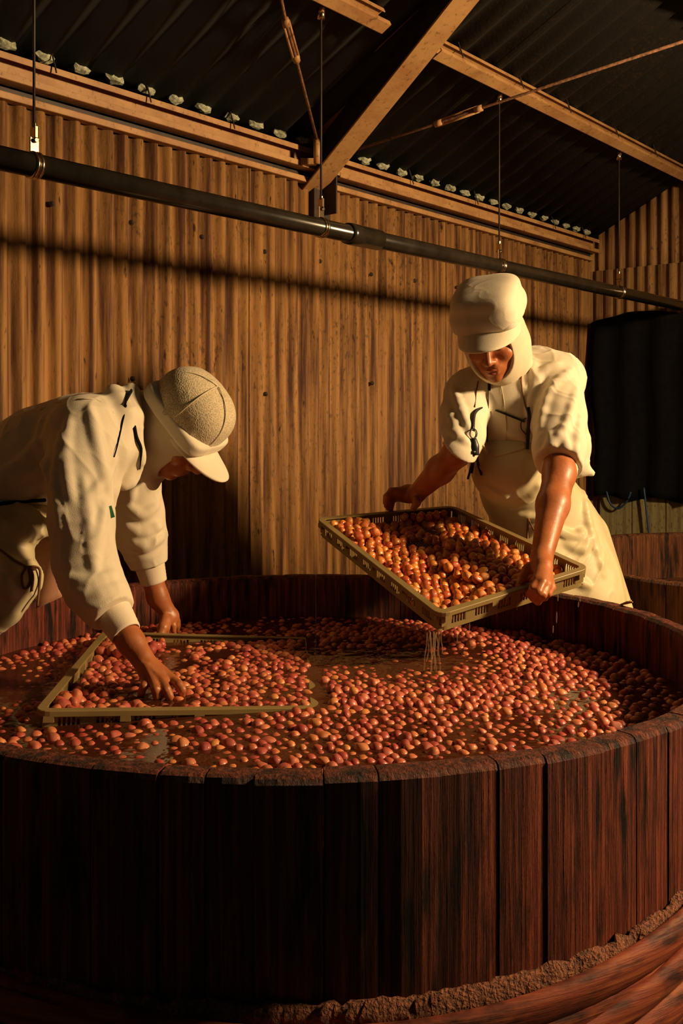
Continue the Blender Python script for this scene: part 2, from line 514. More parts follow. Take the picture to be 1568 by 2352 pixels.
M['traym'] = simple('olive_brown_plastic', (.25, .18, .07), .38, nscale=12, namt=.15, bmp=.04)

def water_mat():
    m, nt, b = new_mat('brine')
    nt.nodes.remove(b)
    out = nt.nodes['Material Output']
    v = coords(nt); n = noise(nt, v, 16, 3, .5); n2 = noise(nt, v, 5, 2)
    bp = nt.nodes.new('ShaderNodeBump'); bp.inputs['Strength'].default_value = .22; bp.inputs['Distance'].default_value = .012
    nt.links.new(n, bp.inputs['Height'])
    tr = nt.nodes.new('ShaderNodeBsdfTransparent'); tr.inputs[0].default_value = (.72, .30, .13, 1)
    df = nt.nodes.new('ShaderNodeBsdfDiffuse'); df.inputs[0].default_value = (.11, .028, .012, 1)
    gl = nt.nodes.new('ShaderNodeBsdfGlossy'); gl.inputs['Roughness'].default_value = .06
    nt.links.new(bp.outputs[0], gl.inputs['Normal'])
    m1 = nt.nodes.new('ShaderNodeMixShader'); rr = ramp(nt, [(.35, (.45, .45, .45)), (.65, (.70, .70, .70))], n2)
    nt.links.new(rr.outputs[0], m1.inputs[0]); nt.links.new(tr.outputs[0], m1.inputs[1]); nt.links.new(df.outputs[0], m1.inputs[2])
    fr = nt.nodes.new('ShaderNodeFresnel'); fr.inputs[0].default_value = 1.33; nt.links.new(bp.outputs[0], fr.inputs['Normal'])
    m2 = nt.nodes.new('ShaderNodeMixShader'); nt.links.new(fr.outputs[0], m2.inputs[0]); nt.links.new(m1.outputs[0], m2.inputs[1]); nt.links.new(gl.outputs[0], m2.inputs[2])
    nt.links.new(m2.outputs[0], out.inputs[0]); return m
M['water'] = water_mat()
def drip_mat():
    m, nt, b = new_mat('falling_brine')
    b.inputs['Base Color'].default_value = (.75, .5, .3, 1); b.inputs['Roughness'].default_value = .15; b.inputs['Alpha'].default_value = .15
    b.inputs['Coat Weight'].default_value = .6
    return m
M['drip'] = drip_mat()
# ============================================================ the shed
TH = math.atan2(2700 - CX, F_PX); SN, CS = math.sin(TH), math.cos(TH)
DW = 2.69                                         # distance camera to long wall
UW = np.array([SN, CS, 0.0]); NW = np.array([CS, -SN, 0.0])   # along the wall, out of the wall into the room
W0 = -NW * DW                                     # foot of the perpendicular
SC = 6.02 / CS * 1.0
def wall_s(x):                                    # distance along the long wall for photo column x
    Y = F_PX * DW / (CS * (2700 - x)); X = (x - CX) / F_PX * Y
    return X * UW[0] + Y * UW[1]
S_CORNER = wall_s(1352)
def WP(s, n, z): 
    q = W0 + UW * s + NW * n; return np.array([q[0], q[1], z])
EAVE = CAM_Z + 1.065; SLOPE = 0.51
def RP(s, n, dz=0.0):                             # on the underside of the roof, n metres in from the wall
    return WP(s, n, EAVE + SLOPE * n + dz)

fl = MB(); fl.box((1.2, 2.6, -.05), (5.2, 5.0, .05)); tag(fl.build('floor', M['concrete']), kind='structure')

def corr_sheet(name, parent, org, du, dn, width, z0, z1, pitch, depth, m, ztop=None, phase=0, per=10, lift=0.0):
    n = int(round(width / pitch * per)); V = []; Fs = []
    for i in range(n + 1):
        u = width * i / n
        w = math.cos(2 * PI * (u / pitch) + phase); w = math.copysign(abs(w) ** .75, w)
        p = np.asarray(org) + np.asarray(du) * u + np.asarray(dn) * (depth * .5 * w + lift)
        zt = z1 if ztop is None else ztop(u)
        V += [(p[0], p[1], z0), (p[0], p[1], zt)]
    for i in range(n): Fs.append((2 * i, 2 * i + 2, 2 * i + 3, 2 * i + 1))
    mb = MB(); mb.add(V, Fs); return mb.build(name, m, parent, smooth=True, solid=.005)

# long wall: every sheet between two seams is a panel
wall = thing('wall_back', '', '', (0, 0, 0)); del wall['label']; del wall['category']; wall['kind'] = 'structure'
mb = MB(); mb.box(WP(S_CORNER / 2, -.06, 1.6), (S_CORNER, .02, 1.6), (UW, NW, np.array([0, 0, 1.0]))); mb.build('wall_backing', M['darksteel'], wall)
seams = [wall_s(245) + .65 * k for k in range(-6, 1)][:-1] + [wall_s(x) for x in (245, 563, 814, 1016, 1185, 1322)]
seams = sorted(seams); seams.append(S_CORNER)
for i in range(len(seams) - 1):
    a, b = seams[i] + .004, seams[i + 1] + .012
    corr_sheet('wall_sheet', wall, WP(a, 0, 0), UW, NW, b - a, 0.0, EAVE - .10 + random.uniform(-.012, .004), (seams[i + 1] - seams[i]) / max(1, round((seams[i + 1] - seams[i]) / .0635)), .025, M['wall'], lift=.005 * (i % 2))
# nails with washers on the sheets
for (x, y) in ((115, 468), (297, 511), (459, 544), (603, 578), (730, 600), (848, 630), (948, 645), (1046, 660), (1046, 680), (130, 832), (300, 870), (850, 880), (605, 905)):
    s = wall_s(x); c = WP(s, .011, 0); Y = c[1]; z = CAM_Z - (y - CY) / F_PX * Y
    mb = MB(); mb.lathe([(.001, .008), (.005, .007), (.005, .003), (.009, .002), (.009, -.004)], (c[0], c[1], z), (UW, np.array([0, 0, 1.0]), NW), 10)
    mb.build('wall_nail', M['darksteel'], wall, True)

# end wall
UE = np.array([CS, -SN, 0.0]); NE = np.array([-SN, -CS, 0.0])
CORN = WP(S_CORNER, 0, 0)
wend = thing('wall_end', '', '', (0, 0, 0)); del wend['label']; del wend['category']; wend['kind'] = 'structure'
for i in range(5):
    a = i * .76
    zt = lambda u, a=a: EAVE + SLOPE * (a + u) + .05
    corr_sheet('wall_sheet', wend, CORN + UE * a - NE * .012, UE, NE, .765, EAVE - .28 + .0, 3, .0635, .016, M['endwall'], ztop=zt)
    corr_sheet('wall_sheet', wend, CORN + UE * a + NE * .006, UE, NE, .765, 0.0, EAVE - .17 - .035 * i, .0635, .016, M['endwall'], lift=.008)

# roof
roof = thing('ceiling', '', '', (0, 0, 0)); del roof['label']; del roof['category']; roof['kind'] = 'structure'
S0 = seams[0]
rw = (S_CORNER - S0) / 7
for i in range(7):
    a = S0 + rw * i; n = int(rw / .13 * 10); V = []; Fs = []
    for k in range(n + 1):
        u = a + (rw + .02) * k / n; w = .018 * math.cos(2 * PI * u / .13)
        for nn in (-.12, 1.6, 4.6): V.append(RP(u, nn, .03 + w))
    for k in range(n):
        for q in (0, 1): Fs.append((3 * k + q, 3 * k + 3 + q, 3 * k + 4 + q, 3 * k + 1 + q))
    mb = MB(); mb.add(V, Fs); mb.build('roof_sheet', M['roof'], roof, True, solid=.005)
# mortar plugs in the waves above the eave channel, coloured pale for leaking daylight
pm = thing('trim_1', '', '', (0, 0, 0)); del pm['label']; del pm['category']; pm['kind'] = 'structure'
k = 0
s = math.ceil(wall_s(-40) / .13) * .13 - .065
while s < S_CORNER - .05:
    c = WP(s + .0, .055, EAVE + .018 + SLOPE * .05)
    me = bpy.data.meshes.new('daylit_plug'); bm = bmesh.new(); bmesh.ops.create_icosphere(bm, subdivisions=2, radius=1)
    for v in bm.verts:
        v.co *= 1 + random.uniform(-.22, .22)
        q = UW * v.co.x * .034 + NW * v.co.y * .02 + np.array([0, 0, 1.0]) * v.co.z * .018; v.co = Vector(q)
    bm.to_mesh(me); bm.free(); link_mesh('daylit_plug', me, M['plug'], pm, c)
    s += .13

# eave channel and ledge along the wall
def bar_along(mb, s0, s1, n, z, wn, hz, cnt=1):
    mb.box((WP(s0, n, z) + WP(s1, n, z)) / 2, ((s1 - s0) / 2, wn / 2, hz / 2), (UW, NW, np.array([0, 0, 1.0])))
SB = wall_s(712)
sk = thing('eave_purlin', 'long cream painted steel channel running under the roof along the top of the corrugated wall', 'beam', WP(S0, .04, EAVE))
for (a, b) in ((S0, SB - .02), (SB + .10, S_CORNER - .02)):
    mb = MB()
    bar_along(mb, a, b, .035, EAVE - .025, .006, .075)
    bar_along(mb, a, b, .05, EAVE + .010, .05, .005); bar_along(mb, a, b, .05, EAVE - .064, .05, .005)
    bar_along(mb, a, b, .075, EAVE + .002, .004, .020); bar_along(mb, a, b, .075, EAVE - .056, .004, .020)
    mb.build('channel', M['steel'], sk, bevel=.0015)
    mb = MB(); bar_along(mb, a, b, .022, EAVE - .100, .038, .022); mb.build('ledge_angle', M['steel'], sk, bevel=.003)
    mb = MB(); bar_along(mb, a, b, .012, EAVE - .08, .012, .02); mb.build('groove_shade', M['darksteel'], sk)  # dark strip added in the gap below the channel to paint its shade
def hook_bolt(parent, c):
    mb = MB(); mb.tube(spline([c + NW * .02 + np.array([0, 0, .05]), c + NW * .035 + np.array([0, 0, .01]), c + NW * .045 + np.array([0, 0, -.02])], 4), .0026, 6)
    mb.build('hook_bolt', M['darksteel'], parent, True)
for x in (88, 305, 497, 910, 1060, 1240, 1310): hook_bolt(sk, WP(wall_s(x), .05, EAVE + .01))

# mid purlin(s)
def col_s(x, n):   # distance along a line parallel to the wall at n, for photo column x
    Y = F_PX * (DW - n) / (CS * (2700 - x)); X = (x - CX) / F_PX * Y
    return X * UW[0] + Y * UW[1]
NP = .61
for (n0, lab) in ((NP, 'cream steel purlin crossing the roof halfway, carrying the four pipe hangers'), (NP * 2, 'cream steel purlin highest under the roof at the upper right corner')):
    pu = thing('roof_purlin', lab, 'beam', RP(0, n0))
    for (a, b) in ((S0 + .5, col_s(868 if n0 == NP else 1150, n0)), (col_s(985 if n0 == NP else 1250, n0), S_CORNER - .02)):
        mb = MB()
        ctr = lambda s, dz=0., dn=0.: RP(s, n0 + dn, dz - .03)
        ax = (UW, unit(NW + np.array([0, 0, SLOPE])), unit(np.array([0, 0, 1.0]) - NW * SLOPE))
        L = (b - a) / 2; mid = (a + b) / 2
        mb.box(ctr(mid), (L, .0025, .035), ax); mb.box(ctr(mid) + ax[1] * .022 + ax[2] * .034, (L, .022, .0025), ax)
        mb.box(ctr(mid) + ax[1] * .022 - ax[2] * .034, (L, .022, .0025), ax)
        mb.box(ctr(mid) + ax[1] * .044 - ax[2] * .028, (L, .002, .008), ax); mb.box(ctr(mid) + ax[1] * .044 + ax[2] * .028, (L, .002, .008), ax)
        mb.build('channel', M['steel'], pu, bevel=.0012)
    if n0 == NP:
        for x in (1040, 1180, 1290, 1400, 1490): hook_bolt(pu, RP(col_s(x, n0), n0 + .0, -.0))

# rafter: an H section running up the slope
ra = thing('roof_rafter', 'thick cream steel H beam sloping from the wall top up across the roof', 'beam', P(735, 440, 4.0))
A = P(722, 432, 4.02); B = P(955, 141, 3.52); d = unit(B - A); A = A - d * .05; B2 = B + d * 2.2
side = unit(np.cross(d, (0, 0, 1))); up = np.cross(side, d)
if up[2] < 0: up = -up
def bx(c0, c1, hw, hh, off_s, off_u):
    mb = MB(); m0 = (c0 + c1) / 2 + side * off_s + up * off_u; mb.box(m0, (np.linalg.norm(c1 - c0) / 2, hw, hh), (d, side, up)); return mb
bx(A, B2, .048, .004, 0, 0).build('lower_flange', M['steel'], ra, bevel=.001)
bx(A + d * .05, B2, .048, .004, 0, .15).build('upper_flange', M['steel'], ra, bevel=.001)
bx(A + d * .02, B2, .003, .075, 0, .075).build('web', M['darksteel'], ra)  # darker steel than the flanges: the beam's shaded side put into colour
# column behind it against the wall
colm = thing('wall_bracket', 'dark steel bracket on the wall under the foot of the sloping beam', 'bracket', WP(SB + .02, .05, 0))
mb = MB(); mb.box(WP(SB + .03, .02, EAVE - .14), (.05, .02, .12), (UW, NW, np.array([0, 0, 1.]))); mb.box(WP(SB + .03, .075, EAVE - .15), (.004, .04, .08), (UW, NW, np.array([0, 0, 1.])))
mb.build('plate', M['darksteel'], colm)

# bracing rods with turnbuckles
def brace(name, label, pts, tb):
    r = thing(name, label, 'rod', pts[0])
    mb = MB(); mb.tube(pts, .0055, 8); mb.build('rod', M['rust'], r, True)
    a, b = tb; dd = unit(b - a); sd = unit(np.cross(dd, (0, 1, 0)))
    mb = MB(); mb.tube([a + sd * .010, b + sd * .010], .0045, 8); mb.tube([a - sd * .010, b - sd * .010], .0045, 8)
    mb.tube([a - dd * .012, a + dd * .018], .013, 8); mb.tube([b - dd * .018, b + dd * .012], .013, 8)
    mb.build('turnbuckle', M['steel'], r, True)
brace('brace_rod', 'thin rusty brace rod with a turnbuckle rising to the upper right corner', [P(815, 345, 3.92), P(1000, 285, 3.80), P(1100, 250, 3.72), P(1600, 85, 3.35)], (P(1005, 284, 3.80), P(1100, 250, 3.72)))
brace('brace_rod', 'steep rusty brace rod with an open turnbuckle left of the sloping beam', [P(642, -20, 3.02), P(656, 50, 3.14), P(680, 135, 3.34), P(728, 322, 3.85)], (P(656, 50, 3.14), P(680, 135, 3.34)))
a = P(728, 322, 3.85); bk = thing('brace_bracket', 'small rusty bracket where the steep rod meets the sloping beam', 'bracket', a)
mb = MB(); mb.tube([a - np.array([0, 0, .09]), a + np.array([0, 0, .005])], .014, 8); mb.build('sleeve', M['steel'], bk, True)
mb = MB(); mb.box(P(708, 372, 3.90), (.03, .012, .012)); mb.build('plate', M['steel'], bk)

# the pipe under the purlin and its hangers
def pipe_pt(x, y): 
    Y = F_PX * (DW - NP) / (CS * (2700 - x)); return P(x, y, Y)
pa, pb = pipe_pt(-60, 350), pipe_pt(1568, 703); dpi = unit(pb - pa); pa = pa - dpi * .4; pb2 = pb + dpi * .25
pp = thing('hanging_pipe', 'long dark plastic pipe slung below the purlins across the whole shed', 'pipe', pa)
RPI = .0285
mb = MB(); mb.tube([pa, pb2], RPI, 28); mb.build('pipe', M['pipe'], pp, True)
j0, j1 = pipe_pt(797, 531), pipe_pt(868, 546)
def on_pipe(p):
    return pa + dpi * ((p - pa) @ dpi)
j0, j1 = on_pipe(j0), on_pipe(j1)
mb = MB(); mb.lathe([(RPI, -.0), (RPI + .006, .0), (RPI + .0075, .02), (RPI + .0065, np.linalg.norm(j1 - j0)), (RPI, np.linalg.norm(j1 - j0))], j0, (unit(np.cross(dpi, (0, 0, 1))), np.cross(unit(np.cross(dpi, (0, 0, 1))), dpi) * -1, dpi), 28)
mb.build('coupling_sleeve', M['pipe'], pp, True)
labs = ['leftmost pipe hanger, a thin rod at the left edge ending in a shiny clamp', 'pipe hanger with a shiny clamp just left of the pipe coupling', 'pipe hanger hanging above the man with bare forearms', 'pipe hanger nearest the end wall, fourth and last from the left']
for i, x in enumerate((78, 737, 1146, 1421)):
    c = on_pipe(pipe_pt(x, 345 + x * .229)); h = thing('pipe_hanger', labs[i], 'hanger', c, 'pipe hangers')
    n0 = NP; s = c[:3] @ UW
    top = RP(s, NP, -.08); top[0], top[1] = c[0], c[1]
    mb = MB(); mb.tube([c + np.array([0, 0, .095]), top], .0035, 6); mb.build('rod', M['darksteel'] if i < 4 else M['chrome'], h, True)
    mb = MB(); mb.tube([top - np.array([0, 0, .02]), top + np.array([0, 0, .015])], .013, 10); mb.lathe([(.001, -.004), (.014, -.004), (.014, .004), (.001, .004)], top, (UW, np.array([0, 0, 1.0]), NW), 10); mb.build('purlin_clip', M['chrome'], h, True)
    sd = unit(np.cross(dpi, (0, 0, 1))); upx = np.cross(sd, dpi)
    mb = MB()
    for off in (-.006, .006):
        mb.lathe([(RPI + .0005, -.005), (RPI + .004, -.004), (RPI + .0045, 0), (RPI + .004, .004), (RPI + .0005, .005)], c + dpi * off, (sd, upx, dpi), 24)
    mb.build('clamp_ring', M['chrome'], h, True)
    mb = MB(); mb.box(c + np.array([0, 0, .048]), (.012, .003, .018), (dpi, sd, np.array([0, 0, 1.]))); mb.box(c + np.array([0, 0, .078]), (.004, .011, .014), (dpi, sd, np.array([0, 0, 1.])))
    mb.tube([c + np.array([0, 0, .058]) - sd * .012, c + np.array([0, 0, .058]) + sd * .012], .006, 8); mb.tube([c + np.array([0, 0, .088]), c + np.array([0, 0, .10])], .007, 8)
    mb.build('swivel_bracket', M['chrome'], h, bevel=.001)

# black curtain, boards and cord on the end wall
def EP(u, n, z): q = CORN + UE * u + NE * n; return np.array([q[0], q[1], z])
def end_u(x):
    # solve for column x on the end wall
    r = (x - CX) / F_PX
    return (r * CORN[1] - CORN[0]) / (UE[0] - r * UE[1])
def EX(x, y, n=0.05):
    q = EP(end_u(x), n, 0); r = (x - CX) / F_PX
    return P(x, y, q[1] + 0.0)
cu = []; nx, nz = 40, 26
u0 = end_u(1384)
zt, zb = EX(1380, 742)[2], EX(1380, 1132)[2] - .02
V = []; Fs = []
for i in range(nx + 1):
    for j in range(nz + 1):
        f = i / nx; g = j / nz
        u = u0 - .05 * (1 - g) * (1 - f) + f * 1.8 + .012 * math.sin(g * 9 + 2) * (1 - f)
        z = zt + (zb - zt) * g + .05 * math.sin(min(f * 3, 1) * PI) * (1 - g) + (.012 * math.sin(f * 40) if j == nz else 0)
        V.append(EP(u, .07 + .02 * math.sin(f * 60 + g * 2) + .012 * math.sin(f * 23 + 1) * g, z))
for i in range(nx):
    for j in range(nz): Fs.append((i * (nz + 1) + j, (i + 1) * (nz + 1) + j, (i + 1) * (nz + 1) + j + 1, i * (nz + 1) + j + 1))
mb = MB(); mb.add(V, Fs); tag(mb.build('curtain', M['black'], None, True, solid=.008), 'heavy black sheet hanging on the end wall at the right edge', 'curtain')
bd = thing('board_panel', 'pale greenish boards on the end wall below the black sheet', 'panel', EP(u0, .03, .5))
zb0, zb1 = EX(1390, 1240)[2], EX(1390, 1090)[2]
for i in range(6):
    ua = u0 + .0 + i * .20
    mb = MB(); mb.box((EP(ua, .035, zb0) + EP(ua + .194, .035, zb1)) / 2, (.097, .006, (zb1 - zb0) / 2), (UE, NE, np.array([0, 0, 1.0]))); mb.build('board', M['board'], bd, bevel=.001)
mb = MB(); mb.tube(spline([EX(1392, 1128, .1), EX(1402, 1158, .1), EX(1420, 1168, .1), EX(1440, 1150, .1), EX(1448, 1130, .1)], 5), .006, 6)
tag(mb.build('blue_rope', M['blue'], None, True), 'blue cord looping down under the lower corner of the black sheet', 'cord')
mb = MB(); mb.tube(spline([EX(1478, 1120, .1), EX(1485, 1180, .1), EX(1491, 1242, .1), EX(1496, 1320, .1)], 5), .006, 6)
tag(mb.build('blue_rope', M['blue'], None, True), 'straight blue cord hanging down in front of the pale boards', 'cord')

# ============================================================ the vats
ZR = CAM_Z - .476; VC = np.array([-.087, 2.249]); RO, RI = .905, .855; ZW = CAM_Z - .60
def ring_pt(c, r, a, z): return np.array([c[0] + r * math.cos(a), c[1] + r * math.sin(a), z])
def make_vat(label, c, ro, ri, zr, nst, m, rnd, zbot=0.0):
    v = thing('wooden_vat', label, 'vat', (c[0], c[1], zbot))
    rg = random.Random(rnd); a = 0; ws = [rg.uniform(.75, 1.25) for _ in range(nst)]; tot = sum(ws)
    for i in range(nst):
        da = 2 * PI * ws[i] / tot; g = .0003 / ro
        if rg.random() < .2: g = .0022 / ro
        o = rg.uniform(-.0025, .0025); hz = rg.uniform(-.0012, .0008)
        rows = [(ro + o - .003, zbot), (ro + o, zbot + .01), (ro + o, zr + hz - .010), (ro + o - .004, zr + hz - .003), (ro + o - .011, zr + hz), (ri + .012, zr + hz), (ri + .003, zr + hz - .006), (ri, zr + hz - .02), (ri, zbot)]
        V = []; Fs = []; nseg = 3; R = len(rows)
        for k in range(nseg + 1):
            aa = a + g + (da - 2 * g) * k / nseg
            inset = .0014 if k in (0, nseg) else 0
            for (r, z) in rows: V.append(ring_pt(c, r - (inset if r > (ro + ri) / 2 else -inset * 0), aa, z - (inset * .6 if z > zbot + .1 else 0)))
        for k in range(nseg):
            for q in range(R): Fs.append((k * R + q, (k + 1) * R + q, (k + 1) * R + (q + 1) % R, k * R + (q + 1) % R))
        Fs.append(tuple(range(R))[::-1]); Fs.append(tuple(nseg * R + q for q in range(R)))
        mb = MB(); mb.add(V, Fs); mb.build('stave', m, v, False, bevel=0)
        a += da
    return v
vat = make_vat('huge round wooden vat in front, full of floating red plums', VC, RO, RI, ZR, 66, M['stave'], 4)
# bottom of the vat
mb = MB(); n = 48
mb.add([ring_pt(VC, RI, 2 * PI * k / n, ZW - .16) for k in range(n)] , [tuple(range(n))]); mb.build('inner_floor', M['stave2'], vat, solid=.01)
# bamboo hoops twisted round the outside
ZH = CAM_Z - .79
def HT(a): return .045 * math.exp(-((a - 2 * PI + .55) / .42) ** 2) + .045 * math.exp(-((a + .55) / .42) ** 2)
def hoop_strand(z0, amp, nw, ph, r0, rad, mname, name='bamboo_strip', tilt=0.0, flat=.5):
    pts = []; N = 150
    for k in range(N):
        a = 2 * PI * k / N
        pts.append(ring_pt(VC, r0 + .008 * math.cos(nw * a + ph), a, z0 + amp * math.sin(nw * a + ph) + tilt * math.cos(a) + HT(a)))
    mb = MB(); mb.tube(pts, rad, 10, closed=True, flat=flat); return mb.build(name, M[mname], vat, True)
for (z0, amp, nw, ph, r0, rad) in ((ZH - .018, .012, 4, 4.4, RO + .030, .026), (ZH - .050, .034, 4, 3.6, RO + .040, .022), (ZH - .078, .032, 4, 5.4, RO + .032, .028), (ZH - .115, .03, 4, 4.2, RO + .042, .025), (ZH - .16, .03, 4, 5.0, RO + .030, .022), (ZH - .20, .02, 4, 3.9, RO + .032, .022), (ZH - .55, .02, 5, 3.1, RO + .022, .022), (ZH - .58, .02, 5, .1, RO + .022, .022)):
    hoop_strand(z0, amp, nw, ph, r0, rad, 'bamboo')
# bamboo knots
for k in range(26):
    a = 2 * PI * k / 26 + random.uniform(-.08, .08); z = ZH - .045 - .16 * random.random()
    c = ring_pt(VC, RO + .036, a, z); t = np.array([-math.sin(a), math.cos(a), 0])
    mb = MB(); mb.tube([c - t * .004, c + t * .004], .018, 10, flat=1.0)
    mb.build('bamboo_node', M['bamboo'], vat, True)
# crusted fibre rope above the hoop
V = []; Fs = []; N = 520; K = 10
for i in range(N):
    a = 2 * PI * i / N
    for j in range(K):
        q = 2 * PI * j / K
        V.append(ring_pt(VC, RO + .006 + .012 * math.cos(q), a, ZH - .045 + .060 * math.sin(q) + HT(a)))
V = np.array(V); nn = vnoise(V * np.array([90, 90, 60]), 5) * .006 + vnoise(V * 220, 6) * .003
rad = V[:, :2] - VC; rad /= np.linalg.norm(rad, axis=1, keepdims=True); V[:, :2] += rad * nn[:, None]; V[:, 2] += vnoise(V * np.array([70, 70, 10]), 9) * .008
Fq = [(i * K + j, ((i + 1) % N) * K + j, ((i + 1) % N) * K + (j + 1) % K, i * K + (j + 1) % K) for i in range(N) for j in range(K)]
tag(mesh_np('fibre_band', V, Fq, M['crust'], vat), 'rough crusted fibre band behind the bamboo hoops', kind='stuff')
# splinter lying on the rim
mb = MB(); a = P(1425, 1386, 2.62); mb.tube([P(1424, 1389, 2.62), P(1440, 1384, 2.60), P(1452, 1383, 2.58)], [.002, .004, .002], 6); mb.tube([P(1440, 1384, 2.60), P(1450, 1379, 2.6)], .002, 6)
tag(mb.build('wood_splinter', M['steel'], None, True), 'pale splinter lying on the right rim of the front vat', 'splinter')

vat2 = make_vat('second wooden vat standing behind the man at the right edge', np.array([1.75, 3.95]), .91, .865, CAM_Z - .530, 44, M['stave2'], 9)
mb = MB(); mb.add([ring_pt((1.75, 3.95), .866, 2 * PI * k / n, .5) for k in range(n)], [tuple(range(n))]); mb.build('inner_floor', M['stave2'], vat2, solid=.01)

# ============================================================ brine
nr, na = 60, 120; V = [(VC[0], VC[1], ZW)]; Fs = []
def wave(x, y):
    p = np.array([[x * 14, y * 14, 0.5]]); z = float(vnoise(p, 3)[0]) * .0018
    for (cx, cy) in ((.245, 2.37), (-.42, 2.2)):
        d = math.hypot(x - cx, y - cy); z += .004 * math.cos(d * 130) * math.exp(-d * 13)
    return z
for i in range(1, nr + 1):
    for k in range(na):
        r = (RI + .002) * i / nr; a = 2 * PI * k / na; x, y = VC[0] + r * math.cos(a), VC[1] + r * math.sin(a)
        V.append((x, y, ZW + wave(x, y)))
for k in range(na): Fs.append((0, 1 + k, 1 + (k + 1) % na))
for i in range(nr - 1):
    for k in range(na):
        a, b = 1 + i * na + k, 1 + i * na + (k + 1) % na; Fs.append((a, a + na, b + na, b))
mb = MB(); mb.add(V, Fs); tag(mb.build('brine', M['water'], None, True), 'murky reddish brown brine filling the front vat', 'brine', kind='stuff')
# ============================================================ trays
class Tray:
    def __init__(s, c00, c10, c11, c01, L, W):
        s.c = [np.asarray(q, float) for q in (c00, c10, c11, c01)]; s.L, s.W = L, W
        n = unit(np.cross(s.c[1] - s.c[0], s.c[3] - s.c[0])); s.n = n if n[2] > 0 else -n
    def T(s, x, y, w=0.0):
        u, v = x / s.L, y / s.W; a, b, c, d = s.c
        return a * (1 - u) * (1 - v) + b * u * (1 - v) + c * u * v + d * (1 - u) * v + s.n * w
    def path(s, d, R=.032, k=5):
        r = max(R - d, .004); out = []
        for (cx, cy, a0) in ((s.L - d - r, d + r, -PI / 2), (s.L - d - r, s.W - d - r, 0), (d + r, s.W - d - r, PI / 2), (d + r, d + r, PI)):
            for i in range(k + 1):
                a = a0 + PI / 2 * i / k; out.append((cx + r * math.cos(a), cy + r * math.sin(a)))
        return out
    def ring(s, prof):
        V = []; Fs = []; cols = [s.path(d) for d, w in prof]; n = len(cols[0]); K = len(prof)
        for i in range(n):
            for j, (d, w) in enumerate(prof): V.append(s.T(cols[j][i][0], cols[j][i][1], w))
        for i in range(n):
            for j in range(K): Fs.append((i * K + j, ((i + 1) % n) * K + j, ((i + 1) % n) * K + (j + 1) % K, i * K + (j + 1) % K))
        mb = MB(); mb.add(V, Fs); return mb
    def lbox(s, mb, x0, x1, y0, y1, w0, w1):
        V = [s.T(x, y, w) for x in (x0, x1) for y in (y0, y1) for w in (w0, w1)]
        mb.add(V, [(0, 1, 3, 2), (4, 6, 7, 5), (0, 4, 5, 1), (2, 3, 7, 6), (0, 2, 6, 4), (1, 5, 7, 3)])
    def build(s, label, D=.052):
        t = thing('plastic_tray', label, 'tray', s.T(s.L / 2, s.W / 2, -D), 'drying trays')
        s.ring([(0, 0), (0, -.011), (.003, -.011), (.003, -.003), (.019, -.003), (.020, .0012), (.002, .0012)]).build('rim', M['traym'], t, False, bevel=.0008)
        s.ring([(.010, -.002), (.010, -.013), (.013, -.013), (.013, -.002)]).build('upper_band', M['traym'], t)
        s.ring([(.010, -D + .012), (.009, -D), (.016, -D), (.013, -D + .012)]).build('lower_band', M['traym'], t)
        for side in range(4):
            Ls = s.L if side % 2 == 0 else s.W
            def place(mb, a, b, d0, d1, w0, w1):
                if side == 0: s.lbox(mb, a, b, d0, d1, w0, w1)
                elif side == 1: s.lbox(mb, s.L - d1, s.L - d0, a, b, w0, w1)
                elif side == 2: s.lbox(mb, a, b, s.W - d1, s.W - d0, w0, w1)
                else: s.lbox(mb, d0, d1, a, b, w0, w1)
            ng = int(round((Ls - .06) / .078)); pitch = (Ls - .06) / ng
            ms = MB()
            for g in range(ng + 1):
                mb = MB(); c = .03 + g * pitch; place(mb, c - .014, c + .014, .0095, .0135, -D + .011, -.012)
                if g % 2 == 0: place(mb, c - .010, c + .010, -.0, .010, -.022, -.010)
                mb.build('side_panel', M['traym'], t)
            for g in range(ng):
                c = .03 + (g + .5) * pitch
                for q in range(-2, 4):
                    x = c + (q - .5) * .0088
                    place(ms, x - .0016, x + .0016, .0102, .0132, -D + .011, -.012)
            tag(ms.build('side_slats', M['traym'], t), kind='stuff')
        mb = MB(); k = int((s.L - .03) / .011)
        for i in range(k + 1):
            x = .014 + (s.L - .028) * i / k; s.lbox(mb, x - .0016, x + .0016, .012, s.W - .012, -D, -D + .004)
        k = int((s.W - .03) / .011)
        for i in range(k + 1):
            y = .014 + (s.W - .028) * i / k; s.lbox(mb, .012, s.L - .012, y - .0016, y + .0016, -D + .0005, -D + .0035)
        tag(mb.build('bottom_grid', M['traym'], t), kind='stuff')
        return t
TR = Tray(P(1008, 1414, 2.40), P(1357, 1304, 2.64), P(1040, 1161, 3.17), P(723, 1189, 2.95), .50, .66)
TR.build('olive brown plastic tray of orange plums lifted over the vat by the standing man')
def PH(x, y, h): return P(x, y, h * F_PX / (y - CY))
TL = Tray(PH(75, 1635, .566), PH(735, 1627, .602), PH(716, 1465, .602), PH(235, 1450, .566), .57, .72)
TL.build('olive brown plastic tray half sunk in the brine under the bending worker')

